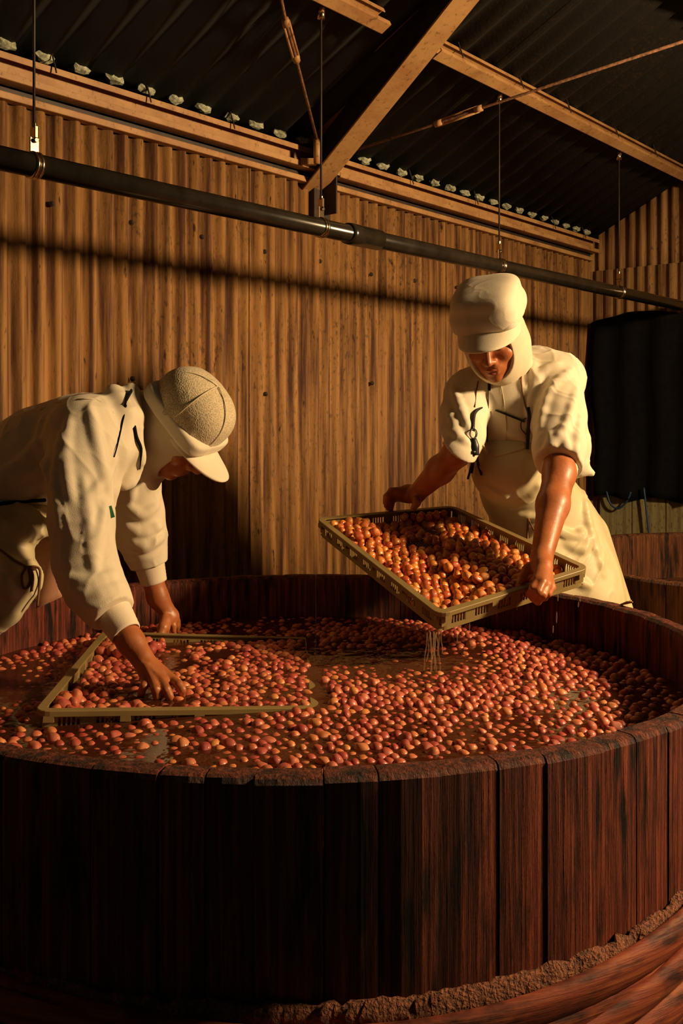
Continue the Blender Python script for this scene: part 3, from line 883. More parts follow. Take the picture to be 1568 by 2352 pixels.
# ============================================================ plums
def plum_mesh(seed, lvl, m):
    me = bpy.data.meshes.new('plum'); bm = bmesh.new(); bmesh.ops.create_icosphere(bm, subdivisions=lvl, radius=1)
    bm.verts.ensure_lookup_table()
    V = np.array([v.co[:] for v in bm.verts]); r0 = np.random.default_rng(seed)
    d = vnoise(V * 1.3 + seed * 5.1, seed) * .13 + vnoise(V * 3.1 + seed, seed + 1) * .05
    if seed % 2 == 0:
        dent = unit(r0.normal(size=3)); c = V @ dent; d -= .22 * np.exp(-((1 - c) / .10))
    cr = unit(r0.normal(size=3)); q = V @ cr; d -= .06 * np.exp(-(q / .10) ** 2) * (V @ unit(r0.normal(size=3)) > 0)
    V = V * (1 + d)[:, None] * np.array([1.05, .95, .84])
    for v, c in zip(bm.verts, V): v.co = Vector(c)
    bm.to_mesh(me); bm.free()
    for p in me.polygons: p.use_smooth = True
    if m: me.materials.append(m)
    return me
cand = []          # (x, y, z, r, place, exposure)
tl_poly = [TL.c[i][:2] for i in range(4)]
def inside(poly, x, y, grow=0.0):
    c = np.mean(poly, axis=0); 
    for i in range(4):
        a = poly[i]; b = poly[(i + 1) % 4]; e = b - a; n = np.array([e[1], -e[0]]) / np.linalg.norm(e)
        if n @ (c - a) > 0: n = -n
        if n @ (np.array([x, y]) - a) > grow: return False
    return True
AVOID = []         # (centre, radius) filled with the fingers that reach into the brine
HN = [(352, 1570), (384, 1590), (391, 1608), (361, 1612), (420, 1595), (322, 1598), (340, 1540), (365, 1545), (385, 1560), (350, 1600)]
for (x, y) in HN:
    p = PH(x, y + 4, .585); AVOID.append((p, .017))
sp = .0288; ry = sp * .87; row = 0; y = VC[1] - RI
while y < VC[1] + RI:
    x = VC[0] - RI + (sp / 2 if row % 2 else 0)
    while x < VC[0] + RI:
        px, py = x + random.gauss(0, .0034), y + random.gauss(0, .0034)
        if math.hypot(px - VC[0], py - VC[1]) < RI - .016 and not inside(tl_poly, px, py, .016):
            n = float(vnoise(np.array([[px * 3.2, py * 3.2, 1.0]]), 11)[0]); n2 = float(vnoise(np.array([[px * 9, py * 9, 4.0]]), 12)[0])
            sparse = max(0, 1 - math.hypot((px + .40) / .33, (py - 1.66) / .22)) * 1.2
            calm_shade = max(0, 1 - math.hypot((px - .16) / .30, (py - 2.55) / .30)) + 1.6 * max(0, 1 - math.hypot((px + .78) / .26, (py - 2.25) / .42)) + .9 * max(0, 1 - math.hypot((px + .25) / .5, (py - 3.05) / .28))  # left and back terms sink and thin plums to imitate shadow there
            if n2 > -.95 + sparse * 1.5 + max(0, calm_shade - .4) * 1.0:
                r = random.uniform(.0108, .0160)
                z = ZW - .0062 + n * .004 + random.uniform(-.004, .005) - min(calm_shade, 1.1) * .008 - sparse * .002
                cand.append((px, py, z, r, 'vat', .62 if z > ZW - .008 else .3))
        x += sp
    y += ry; row += 1
def fill(tr, place):
    sp = .0285; D = .048
    for layer in (0, 1, 2):
        v = .03; row = 0
        while v < tr.W - .026:
            u = .028 + (sp / 2 if (row + layer) % 2 else 0)
            while u < tr.L - .024:
                uu, vv = u + random.gauss(0, .0035), v + random.gauss(0, .0035)
                r = random.uniform(.0125, .0160)
                n = float(vnoise(np.array([[uu * 9, vv * 9, 2.0 + layer]]), 21)[0])
                if place == 'right':
                    q = tr.T(uu, vv, 0); ok = (layer == 0 and n > -.80) or (layer == 1 and n > -.30 + .25 * (abs(uu / tr.L - .5) > .42)) 
                    w = -D + r + layer * .0215
                    if ok: 
                        p = tr.T(uu, vv, w); cand.append((p[0], p[1], p[2], r, 'right', 1.0 if layer else .6))
                else:
                    p = tr.T(uu, vv, -D + r + layer * .020); f = uu / tr.L
                    if layer == 0: ok = n > -.8
                    elif layer == 1: ok = n > -.35 + 1.1 * max(0, f - .35)
                    else: ok = False
                    # a hollow where the hand works
                    hp = PH(335, 1560, .585); dh = math.hypot(p[0] - hp[0], (p[1] - hp[1]) * .8)
                    if layer >= 1 and dh < .11: ok = False
                    if f > .42: p[2] = max(p[2], ZW - .006 + random.uniform(-.004, .003)) if layer == 0 else p[2]
                    if f > .42 and layer: ok = False
                    for (c, rr) in AVOID:
                        if np.linalg.norm(p - c) < rr + r * .75: ok = False
                    if ok: cand.append((p[0], p[1], p[2], r, 'left', 1.0 if layer else .6))
                u += sp
            v += sp * .87; row += 1
fill(TR, 'right'); fill(TL, 'left')
def score(c):
    X, Y, Z, r, pl, e = c
    px = CX + F_PX * X / Y; py = CY - F_PX * (Z - CAM_Z) / Y
    if not (5 < px < 1563 and 5 < py < 2347): return 0
    if pl == 'vat' and math.hypot(X - VC[0], Y - VC[1]) > .8 and Y < 2.0:     # hidden by the near rim?
        if (CAM_Z - Z) / Y * 1.0 > .476 / max(.01, (VC[1] - math.sqrt(max(0, RI ** 2 - (X - VC[0]) ** 2)))): return 0
    return e * r / Y
order = sorted(range(len(cand)), key=lambda i: -score(cand[i]))
single = set(order[:300])
PMV = [plum_mesh(s, 3, M['plum_o']) for s in range(1, 7)]
PMT = [plum_mesh(s, 3, M['tplum_o']) for s in range(1, 7)]
info = {'vat': ('wrinkled reddish plum floating in the brine near the front rim', 'plums floating at the front of the vat'),
        'right': ('shiny orange plum in the tray lifted by the standing man', 'plums in the lifted tray'),
        'left': ('pinkish plum lying in the half sunk tray at the left', 'plums in the half sunk tray')}
def rrot():
    q = RNG.normal(size=4); q /= np.linalg.norm(q); return q
for i in sorted(single):
    X, Y, Z, r, pl, e = cand[i]
    me = random.choice(PMT if pl == 'right' else PMV)
    o = bpy.data.objects.new('plum', me); COL.objects.link(o); o.location = (X, Y, Z)
    o.scale = (r * random.uniform(1, 1.12), r, r); o.rotation_mode = 'QUATERNION'; o.rotation_quaternion = rrot()
    tag(o, info[pl][0], 'plum', info[pl][1])
def mass(place, name, label, m, grp):
    ids = [i for i in range(len(cand)) if cand[i][4] == place and i not in single]
    if not ids: return
    tm = [plum_mesh(s, 2, None) for s in range(11, 15)]
    Ts = []
    for me in tm:
        a = np.zeros(len(me.vertices) * 3, np.float32); me.vertices.foreach_get('co', a)
        f = np.zeros(len(me.polygons) * 3, np.int32); me.polygons.foreach_get('vertices', f); Ts.append((a.reshape(-1, 3), f.reshape(-1, 3)))
        bpy.data.meshes.remove(me)
    VV = []; FF = []; tt = []; n = 0
    for i in ids:
        X, Y, Z, r, pl, e = cand[i]; a, f = Ts[random.randrange(4)]
        q = rrot(); w, x, y, z = q
        R = np.array([[1 - 2 * (y * y + z * z), 2 * (x * y - z * w), 2 * (x * z + y * w)], [2 * (x * y + z * w), 1 - 2 * (x * x + z * z), 2 * (y * z - x * w)], [2 * (x * z - y * w), 2 * (y * z + x * w), 1 - 2 * (x * x + y * y)]])
        VV.append((a * r) @ R.T + np.array([X, Y, Z])); FF.append(f + n); tt.append(np.full(len(a), random.random(), np.float32)); n += len(a)
    o = mesh_np(name, np.concatenate(VV), np.concatenate(FF), m)
    at = o.data.attributes.new('tint', 'FLOAT', 'POINT'); at.data.foreach_set('value', np.concatenate(tt))
    tag(o, label, 'plums', grp, 'stuff')
mass('vat', 'floating_plums', 'mass of red plums floating across the front vat', M['plum_s'], 'plums floating in the vat')
mass('right', 'tray_plums', 'rest of the orange plums heaped in the lifted tray', M['tplum_s'], 'plums in the lifted tray')
mass('left', 'tray_plums', 'rest of the pinkish plums covering the half sunk tray', M['plum_s'], 'plums in the half sunk tray')

# brine running off the lifted tray
mb = MB(); rg = random.Random(3)
for k in range(11):
    x0 = 985 + rg.gauss(10, 9); Y0 = 2.385 + rg.uniform(-.01, .03); y0 = 1448 + rg.uniform(-3, 8)
    a = P(x0, y0, Y0); zb = ZW + .002 + (rg.uniform(.0, .05) if rg.random() < .4 else 0); pts = []
    for i in range(7):
        t = i / 6; pts.append(np.array([a[0] + (.0014 * math.sin(i * 1.3 + k)) - .008 * t + (.012 * t if k % 3 else 0), a[1] + .003 * math.cos(i + k), a[2] + (zb - a[2]) * t]))
    mb.tube(pts, [.0008 + .0009 * abs(math.sin(i * 1.7 + k)) for i in range(7)], 6)
tag(mb.build('brine_stream', M['drip'], None, True), 'thin stream of brine pouring from the low corner of the lifted tray', 'water')
k = 0
for (x, y, Y, l) in ((1281, 1372, 2.6, .02), (1278, 1418, 2.6, .03), (1270, 1445, 2.6, .02), (1332, 1370, 2.64, .03), (1328, 1388, 2.64, .015), (1140, 1405, 2.5, .02), (1050, 1462, 2.4, .03), (1078, 1440, 2.42, .02), (1187, 1392, 2.52, .02)):
    a = P(x, y, Y); mb = MB(); mb.tube([a + np.array([0, 0, l / 2]), a, a - np.array([0, 0, l / 2])], [.0006, .0018, .001], 6)
    tag(mb.build('brine_drop', M['drip'], None, True), 'drop of brine falling from the lifted tray', 'drop', 'drops falling from the lifted tray')
# ============================================================ people
UPZ = np.array([0, 0, 1.0])
def head_axes(F, S):
    F = unit(F); S = np.asarray(S, float); S = unit(S - F * (S @ F)); U = unit(np.cross(F, S)) 
    return F, S, U
def finish(name, sdf, m, parent, it=2, fold=None, w=.5):
    V, Q = sdf.mesh(); V = relax(V, Q, it, w)
    if fold: V = folds(V, normals_of(V, Q), **fold)
    SURF[name] = Surf(V, Q) if name in ('smock', 'apron') else None
    return mesh_np(name, V, Q, m, parent)

from mathutils.bvhtree import BVHTree
SURF = {}
class Surf:
    """finds where the line through a photo pixel meets a garment"""
    def __init__(s, V, Q): s.b = BVHTree.FromPolygons([tuple(v) for v in V], [tuple(int(i) for i in q) for q in Q])
    def __call__(s, x, y, off=.0, fall=3.0):
        d = unit(P(x, y, 1.0) - np.array([0, 0, CAM_Z])); h = s.b.ray_cast(Vector((0, 0, CAM_Z)), Vector(tuple(d)))
        if h[0] is None: return P(x, y, fall)
        return np.array(h[0]) - d * off
def hem(s, c, d, size=.12, r=.004):
    """cut a sleeve off square at c, beyond direction d"""
    d = unit(d); a = unit(np.cross(d, (0, 1, .2))); b = np.cross(d, a)
    s.box(np.asarray(c) + d * size * .5, (size, size, size * .5), (a, b, d), r, .004, 'sub')
def seam(parent, S, pts, name='seam', m='cloth2', rad=.0012, off=.0, fall=3.0, n=6):
    mb = MB(); mb.tube(spline([S(x, y, off, fall) for x, y in pts], n), rad, 5); return mb.build(name, M[m], parent, True)

def skin_head(s, C, F, S, U, k=1.0):
    """head about 23 cm tall; C = centre of the cranium, F forward, S to one side, U up"""
    ax = (S, F, U)
    L = lambda x, y, z: C + S * x * k + F * y * k + U * z * k
    s.ell(L(0, -.010, .018), (.076 * k, .094 * k, .088 * k), ax, .01)
    s.ell(L(0, .022, -.035), (.065 * k, .064 * k, .070 * k), ax, .02)         # mid face
    s.ell(L(0, .042, -.080), (.040 * k, .042 * k, .034 * k), ax, .03)         # jaw
    s.ell(L(0, .068, -.104), (.019 * k, .016 * k, .014 * k), ax, .02)         # chin
    for q in (-1, 1):
        s.ell(L(q * .043, .058, -.030), (.022 * k, .020 * k, .018 * k), ax, .02)   # cheek
        s.ell(L(q * .032, .090, .006), (.017 * k, .012 * k, .011 * k), ax, .012, 'sub')   # socket
        s.ell(L(q * .032, .074, .003), (.0135 * k, .0125 * k, .0125 * k), ax, .003)   # eye under its lid
        s.cone(L(q * .014, .089, .020), L(q * .050, .074, .020), .007 * k, .006 * k, .012)  # brow
        s.ell(L(q * .076, -.006, -.006), (.008 * k, .020 * k, .030 * k), ax, .008)  # ear
        s.ell(L(q * .013, .094, -.040), (.009 * k, .010 * k, .008 * k), ax, .008)  # nostril wing
    s.cone(L(0, .084, .006), L(0, .108, -.034), .0085 * k, .0105 * k, .012)    # nose
    s.ell(L(0, .110, -.036), (.010 * k, .009 * k, .009 * k), ax, .006)
    s.ell(L(0, .080, -.064), (.028 * k, .015 * k, .016 * k), ax, .015)
    s.cone(L(-.018, .088, -.066), L(.018, .088, -.066), .0055 * k, .0055 * k, .005)
    s.cone(L(-.015, .087, -.077), L(.015, .087, -.077), .0065 * k, .0065 * k, .005)
    s.cone(L(-.024, .098, -.0715), L(.024, .098, -.0715), .0025 * k, .0025 * k, .003, 'sub')

def skin_finger(s, pts, r0, r1, k=.004):
    n = len(pts); rs = [r0 + (r1 - r0) * i / (n - 1) for i in range(n)]
    s.chain(pts, rs, k)

def face_bits(parent_body, C, F, S, U, k=1.0):
    L = lambda x, y, z: C + S * x * k + F * y * k + U * z * k
    ax = (S, F, U)
    mb = MB(); mb.tube([L(-.021, .0905, -.067), L(-.008, .0955, -.0655), L(0, .0958, -.067), L(.008, .0955, -.0655), L(.021, .0905, -.067)], [.0015, .0034, .0034, .0034, .0015], 8)
    mb.tube([L(-.019, .0895, -.0765), L(0, .0945, -.0785), L(.019, .0895, -.0765)], [.0015, .0045, .0015], 8)
    mb.build('lips', M['lip'], parent_body, True)
    for q in (-1, 1):
        mb = MB(); prof = [(.0005, .010), (.004, .0092), (.008, .0062), (.010, .0)]
        mb.lathe([(r * k, h * k) for r, h in prof], L(q * .032, .0765, .0015), (S, U, F), 12); mb.build('eye', M['eye'], parent_body, True)
        mb = MB(); mb.tube([L(q * .022, .0885, .001), L(q * .032, .0895, -.003), L(q * .043, .0845, -.001)], .0012, 6); mb.build('eyelashes', M['hair'], parent_body, True)
        mb = MB(); mb.tube([L(q * .014, .0955, .022), L(q * .032, .0925, .026), L(q * .050, .080, .022)], [.002, .003, .0015], 6); mb.build('eyebrow', M['hair'], parent_body, True)

def visor(parent, m, L, half, reach, z0, drop, y0, base_r, name='visor'):
    """half moon of stiff cloth; L maps head coordinates to the world"""
    nu, nv = 22, 8; V = []; Fs = []
    for i in range(nu + 1):
        a = -1 + 2 * i / nu; x = half * math.sin(a * PI / 2 * .98)
        yb = y0 + base_r * (math.sqrt(max(0, 1 - (x / (half * 1.06)) ** 2)))
        yt = y0 + base_r * (math.sqrt(max(0, 1 - (x / (half * 1.06)) ** 2))) + reach * max(0, 1 - abs(a) ** 2.6)
        for j in range(nv + 1):
            t = j / nv; yy = yb + (yt - yb) * t
            V.append(L(x * (1 - .04 * t), yy, z0 - drop * t - .012 * (x / half) ** 2 * (.4 + .6 * t)))
    for i in range(nu):
        for j in range(nv): Fs.append((i * (nv + 1) + j, (i + 1) * (nv + 1) + j, (i + 1) * (nv + 1) + j + 1, i * (nv + 1) + j + 1))
    mb = MB(); mb.add(V, Fs); return mb.build(name, m, parent, True, solid=.0045)

# ------------------------------------------------------------ the standing man
pr = thing('person', 'man in white cap, hood and short-sleeved smock standing behind the vat holding a tray', 'person', (.78, 3.30, 0))
HC = P(1131, 770, 2.93)
F, S, U = head_axes((-.30, -.80, -.52), (.93, -.34, .10))
if U[2] < 0: S = -S; F, S, U = head_axes(F, S)
HL = lambda x, y, z: HC + S * x + F * y + U * z
hx = (S, F, U)
shL, elL, wrL = P(1288, 868, 3.02), P(1284, 1088, 2.80), P(1243, 1285, 2.60)
shR, elR, wrR = P(1068, 905, 3.06), P(1050, 1040, 2.88), P(955, 1135, 3.05)
chest, waist, hips = P(1175, 945, 3.10), P(1205, 1110, 3.20), P(1258, 1215, 3.27)
neck = P(1168, 880, 3.05)
hipA, hipB = hips + [.10, .03, -.04], hips + [-.09, .0, -.04]
kneeA, kneeB = np.array([.90, 3.22, .50]), np.array([.60, 3.26, .50]); footA, footB = np.array([.93, 3.42, .08]), np.array([.60, 3.40, .08])
s = SDF((-.05, 2.42, -.02), (1.10, 3.62, 1.72), .0036)
s.chain([hips, waist, chest], [.125, .115, .125], .05)
s.cone(shL + (chest - shL) * .2, shR + (chest - shR) * .2, .075, .07, .05)
s.cone(neck, HC - U * .03 - F * .02, .055, .055, .03)
s.chain([shL, elL], [.056, .044], .03); s.chain([elL, elL * .62 + wrL * .38, wrL], [.043, .043, .0275], .02)
s.chain([shR, elR], [.052, .038], .03); s.chain([elR, elR * .6 + wrR * .4, wrR], [.038, .040, .027], .02)
for h_, k_, f_ in ((hipA, kneeA, footA), (hipB, kneeB, footB)):
    s.chain([h_, k_, f_], [.095, .06, .045], .04); s.cone(f_ + [0, .03, -.035], f_ + [-.03, -.17, -.045], .045, .035, .02)
skin_head(s, HC, F, S, U)
def Z7(x, y, Y): return P(1100 + x / 5.6, 1200 + y / 5.6, Y)
# left hand on the near edge of the tray
k1, k2, k3, k4 = Z7(745, 740, 2.50), Z7(815, 765, 2.49), Z7(880, 800, 2.50), Z7(935, 835, 2.52)
pw = Z7(815, 560, 2.565)
for kk, r in ((k1, .0125), (k2, .0125), (k3, .0120), (k4, .011)): s.cone(pw + (kk - pw) * .05, kk, .019, r, .010)
s.cone(wrL, pw, .0275, .024, .012)
skin_finger(s, [k1, Z7(690, 850, 2.478), Z7(650, 925, 2.50), Z7(640, 930, 2.52)], .0108, .0085)
skin_finger(s, [k2, Z7(760, 890, 2.468), Z7(700, 975, 2.49), Z7(690, 980, 2.515)], .0110, .0088)
skin_finger(s, [k3, Z7(825, 930, 2.475), Z7(755, 1020, 2.50), Z7(745, 1015, 2.525)], .0106, .0085)
skin_finger(s, [k4, Z7(890, 920, 2.50), Z7(838, 975, 2.52), Z7(830, 980, 2.54)], .0095, .0078)
skin_finger(s, [Z7(715, 560, 2.575), Z7(625, 610, 2.575), Z7(560, 720, 2.565), Z7(500, 845, 2.560)], .0165, .0100, .008)
# right hand on the far left edge
def Z8(x, y, Y): return P(860 + x / 5.6, 960 + y / 5.6, Y)
pw2 = Z8(430, 975, 3.07)
ks = [Z8(215, 945, 3.03), Z8(205, 975, 3.055), Z8(215, 1000, 3.08), Z8(240, 1030, 3.10)]
for kk in ks: s.cone(pw2, kk, .023, .0125, .012)
s.cone(wrR, pw2, .027, .024, .012)
for i, (kk, e1, e2) in enumerate(((ks[0], (150, 1010), (138, 1090)), (ks[1], (160, 1060), (150, 1130)), (ks[2], (185, 1090), (172, 1165)), (ks[3], (215, 1110), (205, 1180)))):
    Y = 3.01 + i * .022; skin_finger(s, [kk, Z8(*e1, Y), Z8(*e2, Y + .01)], .0105, .0085)
skin_finger(s, [Z8(520, 1010, 3.03), Z8(540, 1090, 2.99), Z8(500, 1160, 2.985)], .015, .0095, .008)
body = finish('body', s, M['skin'], pr, 2)
face_bits(body, HC, F, S, U)

# smock: torso and two bulky short sleeves
s = SDF((.15, 2.62, .80), (1.06, 3.60, 1.52), .0042)
s.chain([waist, chest], [.125, .136], .03); s.cone(shL + (chest - shL) * .2, shR + (chest - shR) * .2, .086, .082, .03)
s.chain([shL, elL], [.067, .056], .02); s.chain([shR, elR], [.063, .050], .02)
s.chain([waist + [0, .0, .02], chest], [.132, .138], .06)
s.ell(chest + [.01, .02, .02], (.155, .13, .15), None, .05)
s.cone(P(1232, 872, 3.10), P(1100, 905, 3.10), .088, .078, .05)
s.cone(P(1222, 835, 3.12), P(1290, 868, 3.06), .050, .070, .04)
s.chain([shL + [-.022, .02, -.005], P(1284, 960, 2.95), P(1283, 1030, 2.86), P(1285, 1100, 2.82)], [.068, .074, .070, .054], .03)
s.chain([shR + [.012, .0, -.005], P(1064, 955, 2.98), P(1064, 1000, 2.93), P(1046, 1050, 2.88)], [.062, .062, .058, .050], .03)
s.cone(neck + [0, 0, -.03], neck + [0, -.015, .035], .072, .060, .03)
# folds as soft cords laid on the cloth
s.cords((([(1312, 850), (1262, 900), (1240, 985)], .010), ([(1322, 895), (1296, 985), (1250, 1040)], .011), ([(1332, 960), (1318, 1050)], .009),
               ([(1225, 830), (1226, 890), (1214, 950)], .009), ([(1285, 835), (1245, 855), (1222, 915)], .008), ([(1262, 1000), (1270, 1065)], .008), ([(1300, 1010), (1296, 1070)], .007), ([(1215, 1010), (1160, 990)], .008),
               ([(1040, 890), (1058, 940), (1082, 1000)], .009), ([(1032, 945), (1052, 1005)], .008), ([(1028, 985), (1075, 1018)], .007)))
# loose tail of the smock behind the hip
s.chain([P(1310, 960, 3.14), P(1318, 1030, 3.14), P(1325, 1075, 3.13)], [.05, .045, .03], .04)
s.chain([P(1325, 1066, 3.12), P(1358, 1086, 3.12)], [.026, .010], .02)
hem(s, P(1285, 1076, 2.832), P(1243, 1285, 2.6) - P(1283, 1040, 2.85)); hem(s, P(1054, 1024, 2.905), P(1010, 1085, 2.95) - P(1060, 1015, 2.90), .10)
smock = finish('smock', s, M['cloth'], pr, 2, dict(amp=.0040, freq=(11, 11, 6), seed=5, warp=.8))
SM = SURF['smock']
# rolled cuffs
for a, b, r in ((P(1285, 1066, 2.834), P(1284, 1088, 2.815), .0485), (P(1055, 1018, 2.905), P(1046, 1034, 2.90), .042)):
    d = unit(b - a); sx = unit(np.cross(d, UPZ)); sy = np.cross(d, sx); L_ = np.linalg.norm(b - a)
    mb = MB(); mb.lathe([(r * .9, -.004), (r * 1.04, 0), (r * 1.06, L_ * .5), (r * 1.03, L_), (r * .93, L_ + .001), (r * .92, 0)], a, (sx, sy, d), 28)
    mb.build('cuff', M['cloth'], smock, True)
# zip down the chest, drawn at the surface
def front(x, y, Y): return P(x, y, Y)
seam(smock, SM, [(1122, 876), (1121, 930), (1119, 980), (1118, 1022)], 'zip', 'zip', .0018, .001)
seam(smock, SM, [(1150, 885), (1158, 930), (1162, 990), (1160, 1030)], 'placket_seam', 'cloth2', .0014, .0)
mb = MB(); mb.box(SM(1123, 888, .003), (.004, .003, .012)); mb.build('zip_pull', M['zip'], smock)

# hood: a shell round the head and neck with the face left open
s = SDF(HC - .26, HC + .22, .0032)
s.ell(HL(0, -.012, -.005), (.094, .112, .118), hx, .02)
s.ell(HL(0, .018, -.066), (.070, .076, .074), hx, .03)
s.cone(HL(0, -.03, -.05), neck + [0, -.005, .01], .080, .068, .04)
s.cone(HL(.05, -.04, -.06), P(1205, 850, 3.0), .035, .02, .04)
s.ell(HL(.002, .115, -.030), (.073, .083, .086), hx, .006, 'sub', 2.2)
hood = finish('hood', s, M['cloth2'], pr, 2, dict(amp=.0016, freq=(16, 16, 9), seed=8, warp=.6))
mb = MB(); pts = []
for k in range(40):
    a = 2 * PI * k / 40; x, z = .0625 * math.sin(a), -.036 + .080 * math.cos(a)
    # depth of the hood edge along F
    y = .098 - .030 * (abs(x) / .063) ** 2 - (.012 if z < -.10 else 0); pts.append(HL(x, y, z))
# cap: band, crown, visor
s = SDF(HC - .2, HC + .28, .0030)
s.ell(HL(0, -.014, .100), (.097, .106, .058), hx, .01, power=3.8)
s.ell(HL(0, -.012, .070), (.094, .106, .030), hx, .02, power=3)
cap = finish('cap_crown', s, M['cloth'], pr, 2, dict(amp=.0013, freq=(15, 15, 15), seed=12, warp=1.0))
s = SDF(HC - .2, HC + .24, .0030)
s.ell(HL(0, -.012, .066), (.0985, .109, .022), hx, 0, power=5)
s.ell(HL(0, -.012, .028), (.091, .103, .03), hx, 0.002, 'sub', 5)
band = finish('cap_band', s, M['cloth'], cap, 1, dict(amp=.0008, freq=(12, 12, 12), seed=14, warp=.6))
visor(cap, M['cloth'], HL, .094, .068, .056, .030, -.010, .102)
# seam lines on the crown
mb = MB(); pts = [HL(.100 * math.sin(a), -.012 + .110 * math.cos(a), .088) for a in np.linspace(-1.9, 1.9, 30)]; mb.tube(pts, .0012, 5); mb.build('cap_seam', M['cloth2'], cap, True)

# apron with bib and skirt
s = SDF((.28, 2.86, .20), (1.14, 3.62, 1.20), .0045)
s.cone(hips, waist + (hips - waist) * .1, .138, .130, .02)
for h_, k_ in ((hipA, kneeA), (hipB, kneeB)): s.cone(h_, k_, .108, .075, .03)
s.chain([P(1172, 1068, 3.06), waist + [0, -.01, -.02], hips + [0, 0, .02]], [.118, .120, .135], .06)
s.ell(P(1172, 1085, 3.05), (.105, .10, .085), None, .04)
s.chain([hips, P(1300, 1310, 3.22), P(1325, 1380, 3.20), P(1330, 1560, 3.20), P(1330, 1800, 3.22)], [.140, .135, .130, .140, .135], .05)
s.chain([hips + [-.05, -.02, 0], P(1230, 1330, 3.16), P(1235, 1500, 3.16), P(1235, 1780, 3.18)], [.12, .115, .12, .12], .05)
s.chain([P(1330, 1210, 3.2), P(1365, 1320, 3.2), P(1378, 1400, 3.18)], [.05, .052, .048], .05)
s.cords((([(1172, 1165), (1215, 1142), (1240, 1110)], .013), ([(1180, 1178), (1240, 1188)], .010), ([(1120, 1120), (1160, 1140)], .008),
               ([(1275, 1215), (1320, 1236), (1335, 1222)], .012), ([(1300, 1252), (1335, 1262), (1352, 1235)], .011), ([(1290, 1320), (1350, 1345)], .012), ([(1340, 1130), (1350, 1200), (1385, 1320)], .010)))
apron = finish('apron', s, M['apron'], pr, 2, dict(amp=.0048, freq=(10, 10, 6), seed=25, warp=.8))
AP = SURF['apron']
seam(apron, AP, [(1213, 1192), (1211, 1225), (1211, 1262)], 'apron_string', 'cord', .0035, .006, 3.0)
seam(apron, AP, [(1213, 1192), (1225, 1216), (1234, 1226), (1238, 1206), (1232, 1192)], 'apron_string', 'cord', .003, .006, 3.0)
both = lambda x, y, off=0, fall=3.0: min((SM(x, y, off, fall), AP(x, y, off, fall)), key=lambda q: q[1])
seam(apron, both, [(1108, 1022), (1120, 1040), (1140, 1046), (1180, 1036), (1218, 1024)], 'bib_hem', 'apron', .0042, .001)
seam(apron, both, [(1198, 852), (1197, 880), (1204, 925), (1212, 950)], 'neck_string', 'cord', .0022, .002)
seam(apron, both, [(1098, 876), (1093, 905), (1090, 935)], 'neck_string', 'cord', .0022, .002)
# black straps with their ring, tails and loop
def flat_strap(name, pts, rads, off=.005, flat=.4, closed=False):
    mb = MB(); Q = [both(x, y, off) for x, y in pts]; Q = Q if closed else spline(Q, 4)
    rr = rads if np.isscalar(rads) else list(np.interp(np.linspace(0, 1, len(Q)), np.linspace(0, 1, len(rads)), rads))
    mb.tube(Q, rr, 8, flat=flat, closed=closed); mb.build(name, M['blackplastic'], apron, True)
flat_strap('shoulder_strap', [(1108, 936), (1096, 942), (1089, 955), (1087, 988)], [.002, .005, .007, .007])
flat_strap('strap_ring', [(1087 + 8 * math.cos(q), 996 + 11 * math.sin(q)) for q in np.linspace(0, 2 * PI, 16)[:-1]], .002, .006, None, True)
flat_strap('strap_fastener', [(1087, 1007), (1089, 1025), (1091, 1046)], [.008, .014, .011], .008, .5)
for e in ((1074, 1100), (1083, 1086), (1105, 1091)): flat_strap('strap_tail', [(1090 + (e[0] - 1090) * .2, 1038), ((1090 + e[0]) / 2, (1040 + e[1]) / 2), e], [.005, .004, .0036], .010, None)
flat_strap('strap_loop', [(1212, 935), (1215, 960), (1212, 1000), (1211, 1032)], .0058, .008, .5)
flat_strap('thin_loop', [(1208, 960), (1197, 968), (1197, 985), (1208, 998)], .0018, .006, None)
flat_strap('thin_strap', [(1137, 942), (1170, 955), (1205, 969)], .0028, .004, .6)
# rubber trousers under the apron
s = SDF((.30, 2.95, .10), (1.16, 3.62, 1.05), .006)
for h_, k_, f_ in ((hipA, kneeA, footA), (hipB, kneeB, footB)): s.chain([h_, k_, f_ + [0, 0, .22]], [.110, .080, .066], .03)
finish('trousers', s, M['apron'], pr, 2)
# rubber boots
for f_ in (footA, footB):
    s = SDF(f_ + [-.14, -.26, -.10], f_ + [.14, .12, .34], .006)
    s.cone(f_ + [0, .0, .28], f_ + [0, .01, 0], .066, .056, .02); s.cone(f_ + [0, .03, -.025], f_ + [-.03, -.17, -.035], .056, .045, .03)
    finish('rubber_boot', s, M['apron'], pr, 1)

# ------------------------------------------------------------ the bending worker
pl = thing('person', 'worker in mesh-topped white cap and long sleeves bending over the sunk tray at the left', 'person', (-1.12, 2.62, 0))
HC = P(417, 982, 2.60)
F = unit((.60, -.15, -.78)); S = np.array([.60, .75, -.28]); S = unit(S - F * (S @ F)); U = unit(np.cross(F, S))
HL = lambda x, y, z: HC + S * x + F * y + U * z
hx = (S, F, U)
shN, elN, wrN = P(190, 985, 2.44), P(200, 1270, 2.34), P(300, 1474, 2.255)
shF, elF, wrF = P(285, 985, 2.76), P(322, 1225, 2.80), P(362, 1372, 2.82)
neck = P(318, 960, 2.60)
chest, belly, hips = P(190, 1035, 2.60), P(20, 1085, 2.60), P(-110, 1120, 2.62)
hA, hB = hips + [0, -.10, -.05], hips + [0, .10, -.05]
knA, knB = np.array([-1.06, 2.50, .55]), np.array([-1.10, 2.76, .53]); ftA, ftB = np.array([-1.22, 2.50, .08]), np.array([-1.22, 2.78, .08])
s = SDF((-1.42, 2.10, -.02), (-.22, 3.02, 1.50), .0036)
s.chain([hips, belly, chest], [.115, .080, .105], .05)
s.cone(shN + (chest - shN) * .25, shF + (chest - shF) * .25, .07, .07, .05)
